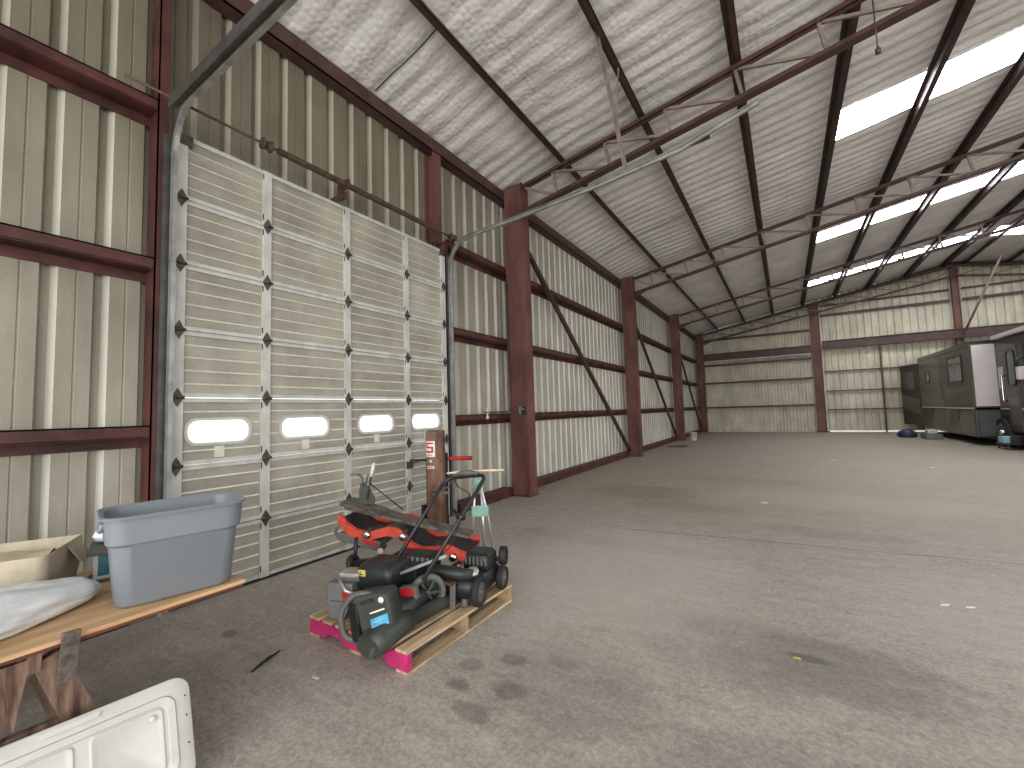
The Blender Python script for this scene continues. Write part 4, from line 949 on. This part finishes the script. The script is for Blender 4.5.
mb = MB(); mb.hexa([V(p) for p in ((.42, 18.0, 0), (1.15, 18.25, 0), (1.10, 18.55, 0), (.40, 18.3, 0), (.42, 18.0, .05), (1.15, 18.25, .05), (1.10, 18.55, .05), (.40, 18.3, .05))], None, .008); tag(mb.build('floor_plank', 'black'), 'short dark plank on the floor between second and third columns', 'board')
def scrap(x, y, s, m, lab, rot=0):
    mb = MB(); n = 7; pl_ = [(s * (.6 + .4 * random.random()) * math.cos(2 * PI * i / n) * 1.6, s * (.5 + .5 * random.random()) * math.sin(2 * PI * i / n) * .7) for i in range(n)]
    mb.prism(pl_, .004, None, T(x, y, .001) @ Rz(rot)); tag(mb.build('floor_scrap', m), lab, 'scrap', 'litter on the concrete floor')
for (x, y, s, m, lab, r) in ((1.99, 1.65, .025, 'dirtwhite', 'white scrap in front of the pallet', 10), (4.52, 3.32, .018, 'yellow', 'tiny yellow scrap beside the dark floor stain', 0), (5.51, 4.72, .035, 'paper', 'white paper scrap on the open floor to the right', 35), (5.66, 4.75, .022, 'paper', 'smaller white scrap next to the white paper scrap', 20), (4.17, 8.21, .05, 'paper', 'long white scrap on mid floor beyond the joint', 10), (5.6, 15.0, .08, 'paper', 'white scrap on the floor far toward the end wall', 0), (7.4, 14.0, .06, 'paper', 'pale scrap on the floor between mid hall and motorhome', 40), (.55, 2.9, .02, 'dirtwhite', 'white crumb at the foot of the roll-up door', 0)):
    scrap(x, y, s, m, lab, r)

# ------------------------------------------------------------------ motorhome
RX, SX = 10.55, 9.95   # body side, slide-out side
t = thing('motorhome', 'dark brown motorhome parked at the right with its slide-out open', 'motorhome', (11.8, 22, 0))
Y0, Y1 = 16.6, 28.9
def sec(y, z0, z1, r=.18, x0=RX, x1=13.05):
    return [V((x, y, z)) for x, z in rrect((x1 - x0) / 2, (z1 - z0) / 2, r, 5, (x0 + x1) / 2, (z0 + z1) / 2)]
mb = MB(); mb.loft([sec(Y0 - .0, .75, 2.9, .3, RX + .15, 12.9), sec(Y0 + .25, .45, 3.35, .25, RX + .05, 13.0), sec(Y0 + .8, .42, 3.60, .18), sec(Y1 - .15, .42, 3.60, .18), sec(Y1, .6, 3.4, .3, RX + .1, 12.95)], None); body = mb.build('body_shell', 'rv_brown', t, True, 35)
# lower coach side skirts and bays
mb = MB(); mb.box(SX + .02, RX + .02, 20.75, 27.4, .28, 1.22, None, .03); low = mb.build('storage_bay', 'rv_brown', t)
mb = MB(); mb.prism([(20.9, .30), (23.2, .30), (21.9, 1.15), (20.9, 1.0)], .006, None, Matrix(((0, 0, 1, SX + .012), (1, 0, 0, 0), (0, 1, 0, 0), (0, 0, 0, 1)))); mb.prism([(23.9, .30), (26.3, .30), (25.3, 1.18), (23.2, 1.18)], .006, None, Matrix(((0, 0, 1, SX + .012), (1, 0, 0, 0), (0, 1, 0, 0), (0, 0, 0, 1)))); mb.build('bay_graphic', 'rv_light', low)
mb = MB(); mb.box(SX + .1, RX, 20.735, 20.75, .32, 1.16); mb.build('bay_end_panel', 'rv_teal', low)
mb = MB()
for y in (22.4, 24.1, 25.8): mb.box(SX + .008, SX + .022, y, y + .02, .32, 1.2)
mb.build('bay_gap', 'black', low)
# slide-out
mb = MB(); mb.box(SX, RX + .1, 20.72, 27.35, 1.27, 3.50, None, .02); sl = mb.build('slide_out', 'rv_brown', t)
mb = MB(); mb.box(SX + .05, RX + .02, 20.70, 20.722, 1.33, 3.42); mb.build('slide_end_panel', 'rv_white', sl)
PS = lambda off=.0: Matrix(((0, 0, -1, SX - off), (1, 0, 0, 0), (0, 1, 0, 0), (0, 0, 0, 1)))
mb = MB(); mb.prism([(27.3, 1.30), (27.3, 3.45), (24.4, 3.45), (24.1, 2.9), (24.35, 2.2), (23.9, 1.30)], .004, None, PS()); mb.prism([(23.6, 1.75), (21.0, 1.95), (21.0, 2.05), (23.2, 2.0), (23.9, 2.3)], .004, None, PS()); mb.build('swoosh_graphic', 'rv_light', sl)
def rvwin(y0, y1, z0, z1, x, par, r=.08):
    mb = MB(); F_ = Matrix(((0, 0, -1, x), (1, 0, 0, 0), (0, 1, 0, 0), (0, 0, 0, 1)))
    a = rrect((y1 - y0) / 2, (z1 - z0) / 2, r, 5, (y0 + y1) / 2, (z0 + z1) / 2); b2 = rrect((y1 - y0) / 2 - .06, (z1 - z0) / 2 - .06, r * .7, 5, (y0 + y1) / 2, (z0 + z1) / 2)
    mb.loft([[F_ @ V((p, q, z)) for p, q in lp] for lp, z in ((a, 0), (a, .025), (b2, .025), (b2, .006))], None, False, False, False); w_ = mb.build('coach_window', 'black', par)
    mb = MB(); mb.prism(b2, .006, None, F_); mb.box(x - .026, x, (y0 + y1) / 2 - .02, (y0 + y1) / 2 + .02, z0 + .05, z1 - .05); mb.build('coach_pane', 'rv_glass', w_)
rvwin(21.55, 23.15, 2.2, 3.2, SX, sl); rvwin(25.6, 26.35, 2.35, 2.85, SX, sl)
mb = MB(); mb.box(SX - .01, SX, 20.72, 27.35, 1.24, 1.29); mb.build('slide_trim', 'rv_white', sl)
mb = MB(); mb.box(SX - .03, RX + .1, 20.70, 27.38, 3.50, 3.56); mb.box(SX - .03, SX, 20.7, 27.38, 3.40, 3.5); mb.build('slide_topper', 'rv_black', sl)
# rear bedroom slide
mb = MB(); mb.hexa([V(p) for p in ((SX - .01, 27.40, .42), (RX + .1, 27.40, .42), (RX + .1, 28.85, .42), (9.52, 28.85, .42), (SX - .01, 27.40, 3.33), (RX + .1, 27.40, 3.33), (RX + .1, 28.85, 3.33), (9.52, 28.85, 3.33))], None, .04); rs_ = mb.build('rear_slide', 'rv_brown', t)
QV = lambda t_, z, o=.012: V((SX - .01 - .42 * t_ - o, 27.40 + 1.45 * t_ - o * .3, z))
mb = MB(); mb.hexa([QV(.25, 2.1, .004), QV(.8, 2.1, .004), QV(.8, 2.95, .004), QV(.25, 2.95, .004), QV(.25, 2.1), QV(.8, 2.1), QV(.8, 2.95), QV(.25, 2.95)]); mb.build('coach_window', 'rv_glass', rs_)
mb = MB(); mb.hexa([QV(.05, .9, .003), QV(.95, 1.2, .003), QV(.95, 1.9, .003), QV(.05, 1.6, .003), QV(.05, .9, .008), QV(.95, 1.2, .008), QV(.95, 1.9, .008), QV(.05, 1.6, .008)]); mb.build('rear_graphic', 'rv_light', rs_)
mb = MB(); mb.hexa([V(p) for p in ((SX - .02, 27.40, 3.331), (RX, 27.40, 3.331), (RX, 28.87, 3.331), (9.50, 28.87, 3.331), (SX - .02, 27.40, 3.37), (RX, 27.40, 3.37), (RX, 28.87, 3.37), (9.50, 28.87, 3.37))]); mb.build('rear_slide_topper', 'rv_white', rs_)
# roof gear and awning
mb = MB(); mb.box(RX - .10, RX + .12, 16.9, 20.6, 3.52, 3.66, None, .03); mb.build('awning_case', 'rv_white', t)
mb = MB(); mb.box(10.9, 11.8, 18.2, 19.1, 3.6, 3.88, None, .06); mb.build('roof_air_conditioner', 'rv_white', t)
mb = MB(); mb.box(10.9, 11.8, 24.2, 25.1, 3.6, 3.88, None, .06); mb.build('roof_air_conditioner', 'rv_white', t)
mb = MB(); mb.box(10.56, 10.9, 20.8, 26.5, 3.56, 3.62, None, .01); mb.build('roof_edge_strip', 'rv_white', t)
# entry door, grab handle, mirror, front glass
mb = MB(); mb.box(RX - .02, RX + .02, 19.15, 19.95, .55, 3.2, None, .015); dr = mb.build('entry_door', 'rv_brown', t)
rvwin(19.25, 19.85, 1.95, 3.1, RX - .02, dr, .2)
mb = MB(); mb.box(RX - .03, RX - .02, 19.2, 19.9, .75, 1.6); mb.build('door_graphic', 'rv_light', dr)
mb = MB(); mb.tube(arc_path([(RX, 20.12, 2.3), (RX - .08, 20.12, 2.3), (RX - .08, 20.12, 1.5), (RX, 20.12, 1.5)], .05), .03, 10); mb.build('grab_handle', 'chrome', t)
mb = MB(); mb.box(RX - .02, RX, 20.2, 20.55, 1.9, 2.6, None, .006); mb.build('side_lamp', 'rv_white', t)
mb = MB(); mb.tube([(RX, 18.4, 2.75), (RX - .25, 18.35, 2.72), (RX - .28, 18.35, 2.5)], .025, 8); mb.build('mirror_arm', 'black', t)
mb = MB(); mb.box(RX - .34, RX - .12, 18.1, 18.28, 2.1, 2.48, None, .04); mb.build('side_mirror', 'rv_white', t)
rvwin(17.2, 18.7, 2.1, 3.2, RX, body)
mb = MB(); mb.box(RX - .006, RX, 20.7, 17.0, 1.22, 1.27); mb.build('belt_line', 'rv_white', body)
mb = MB(); mb.box(RX - .01, RX + .02, 20.05, 20.95, .42, 1.02, None, .01); mb.build('wheel_well', 'black', t)
wheel(t, (RX + .02, 20.48, .47), (-1, 0, 0), .47, .28, 8, 'rubber', 'chrome', 'coach_wheel')
wheel(t, (RX + .35, 25.9, .47), (-1, 0, 0), .47, .28, 8, 'rubber', 'chrome', 'coach_wheel')
mb = MB(); mb.box(RX - .1, 12.9, 17.2, 28.5, .20, .44); mb.build('chassis', 'black', t)
mb = MB(); mb.box(RX - .42, RX + .0, 19.1, 19.95, .16, .20, None, .008); mb.box(RX - .3, RX - .02, 19.15, 19.2, .18, .42); mb.box(RX - .3, RX - .02, 19.85, 19.9, .18, .42); mb.build('entry_step', 'black', t)
mb = MB(); mb.box(RX - .38, RX - .34, 19.15, 19.2, 0, .16); mb.box(RX - .38, RX - .34, 19.85, 19.9, 0, .16); mb.build('step_leg', 'black', t)

mb = MB(); mb.box(10.14, 10.46, 19.3, 19.75, .201, .40, None, .02); tag(mb.build('plastic_tub', 'lightblue'), 'pale blue plastic tub on the motorhome entry step', 'tub')
t = thing('plastic_bag', 'dark blue bag slumped on the floor by the motorhome rear corner', 'bag', (8.9, 25.1, 0))
mb = MB(); mb.lathe([(0, 0), (.28, 0), (.34, .10), (.30, .24), (.18, .33), (.05, .36), (0, .36)], 14, None, T(8.95, 25.1, 0)); b3 = mb.build('bag_body', 'navy', t)
for v in b3.data.vertices: v.co += V((.05 * noise.noise(v.co * 4), .05 * noise.noise(v.co * 5 + V((3, 1, 2))), 0))
mb = MB(); mb.box(9.25, 9.75, 23.6, 24.5, 0, .22, None, .02); tag(mb.build('storage_box', 'greyplastic'), 'low grey box on the floor under the motorhome slide-out', 'box')
mb = MB(); mb.box(9.35, 9.65, 23.8, 24.3, .221, .40, None, .05); tag(mb.build('storage_box', 'dirtwhite'), 'white rounded box resting on the low grey box', 'box')

# ------------------------------------------------------------------ light
w = bpy.data.worlds.new('overcast'); sc.world = w; w.use_nodes = True
bg = w.node_tree.nodes['Background']; bg.inputs[0].default_value = (.92, .96, 1.0, 1); bg.inputs[1].default_value = 2.2
def area(name, loc, rot, sx, sy, e, col=(1, 1, 1), spread=180):
    l = bpy.data.lights.new(name, 'AREA'); l.shape = 'RECTANGLE'; l.size = sx; l.size_y = sy; l.energy = e; l.color = col; l.spread = math.radians(spread)
    o = bpy.data.objects.new(name, l); o.location = loc; o.rotation_euler = [math.radians(a) for a in rot]; COL.objects.link(o); return o
area('front_daylight_fill', (9, YF + .5, 2.8), (106, 0, 0), 18, 5.5, 1300, (1, .985, .96))  # added lamp for daylight of an assumed open front, tilted up at the ceiling
area('side_daylight_fill', (XR - .4, 1, 2.8), (106, 0, 90), 14, 5, 450, (1, .985, .96))  # added lamp at an assumed side opening, also tilted up as fill
for o in [o for o in sc.objects if o.type == 'LIGHT']: pass

# ------------------------------------------------------------------ camera
cam = bpy.data.cameras.new('camera'); cam.sensor_width = 36; cam.lens = 427.55 * 36 / 1024; cam.clip_end = 300
co = bpy.data.objects.new('camera', cam); COL.objects.link(co)
yaw, pitch, roll = .5671, .0657, -.0301
cyw, syw, cp, sp = math.cos(yaw), math.sin(yaw), math.cos(pitch), math.sin(pitch)
fw = V((-syw * cp, cyw * cp, sp)); r_ = V((cyw, syw, 0)); u_ = r_.cross(fw)
r2 = r_ * math.cos(roll) + u_ * math.sin(roll); u2 = -r_ * math.sin(roll) + u_ * math.cos(roll)
co.matrix_world = Matrix(((r2.x, u2.x, -fw.x, 4.5532), (r2.y, u2.y, -fw.y, 0), (r2.z, u2.z, -fw.z, 1.6104), (0, 0, 0, 1)))
sc.camera = co
sc.view_settings.view_transform = 'Standard'; sc.view_settings.look = 'None'; sc.view_settings.exposure = 0.02; sc.view_settings.gamma = .94
sc.cycles.use_denoising = True; sc.cycles.max_bounces = 8; sc.cycles.diffuse_bounces = 5; sc.cycles.sample_clamp_indirect = 8
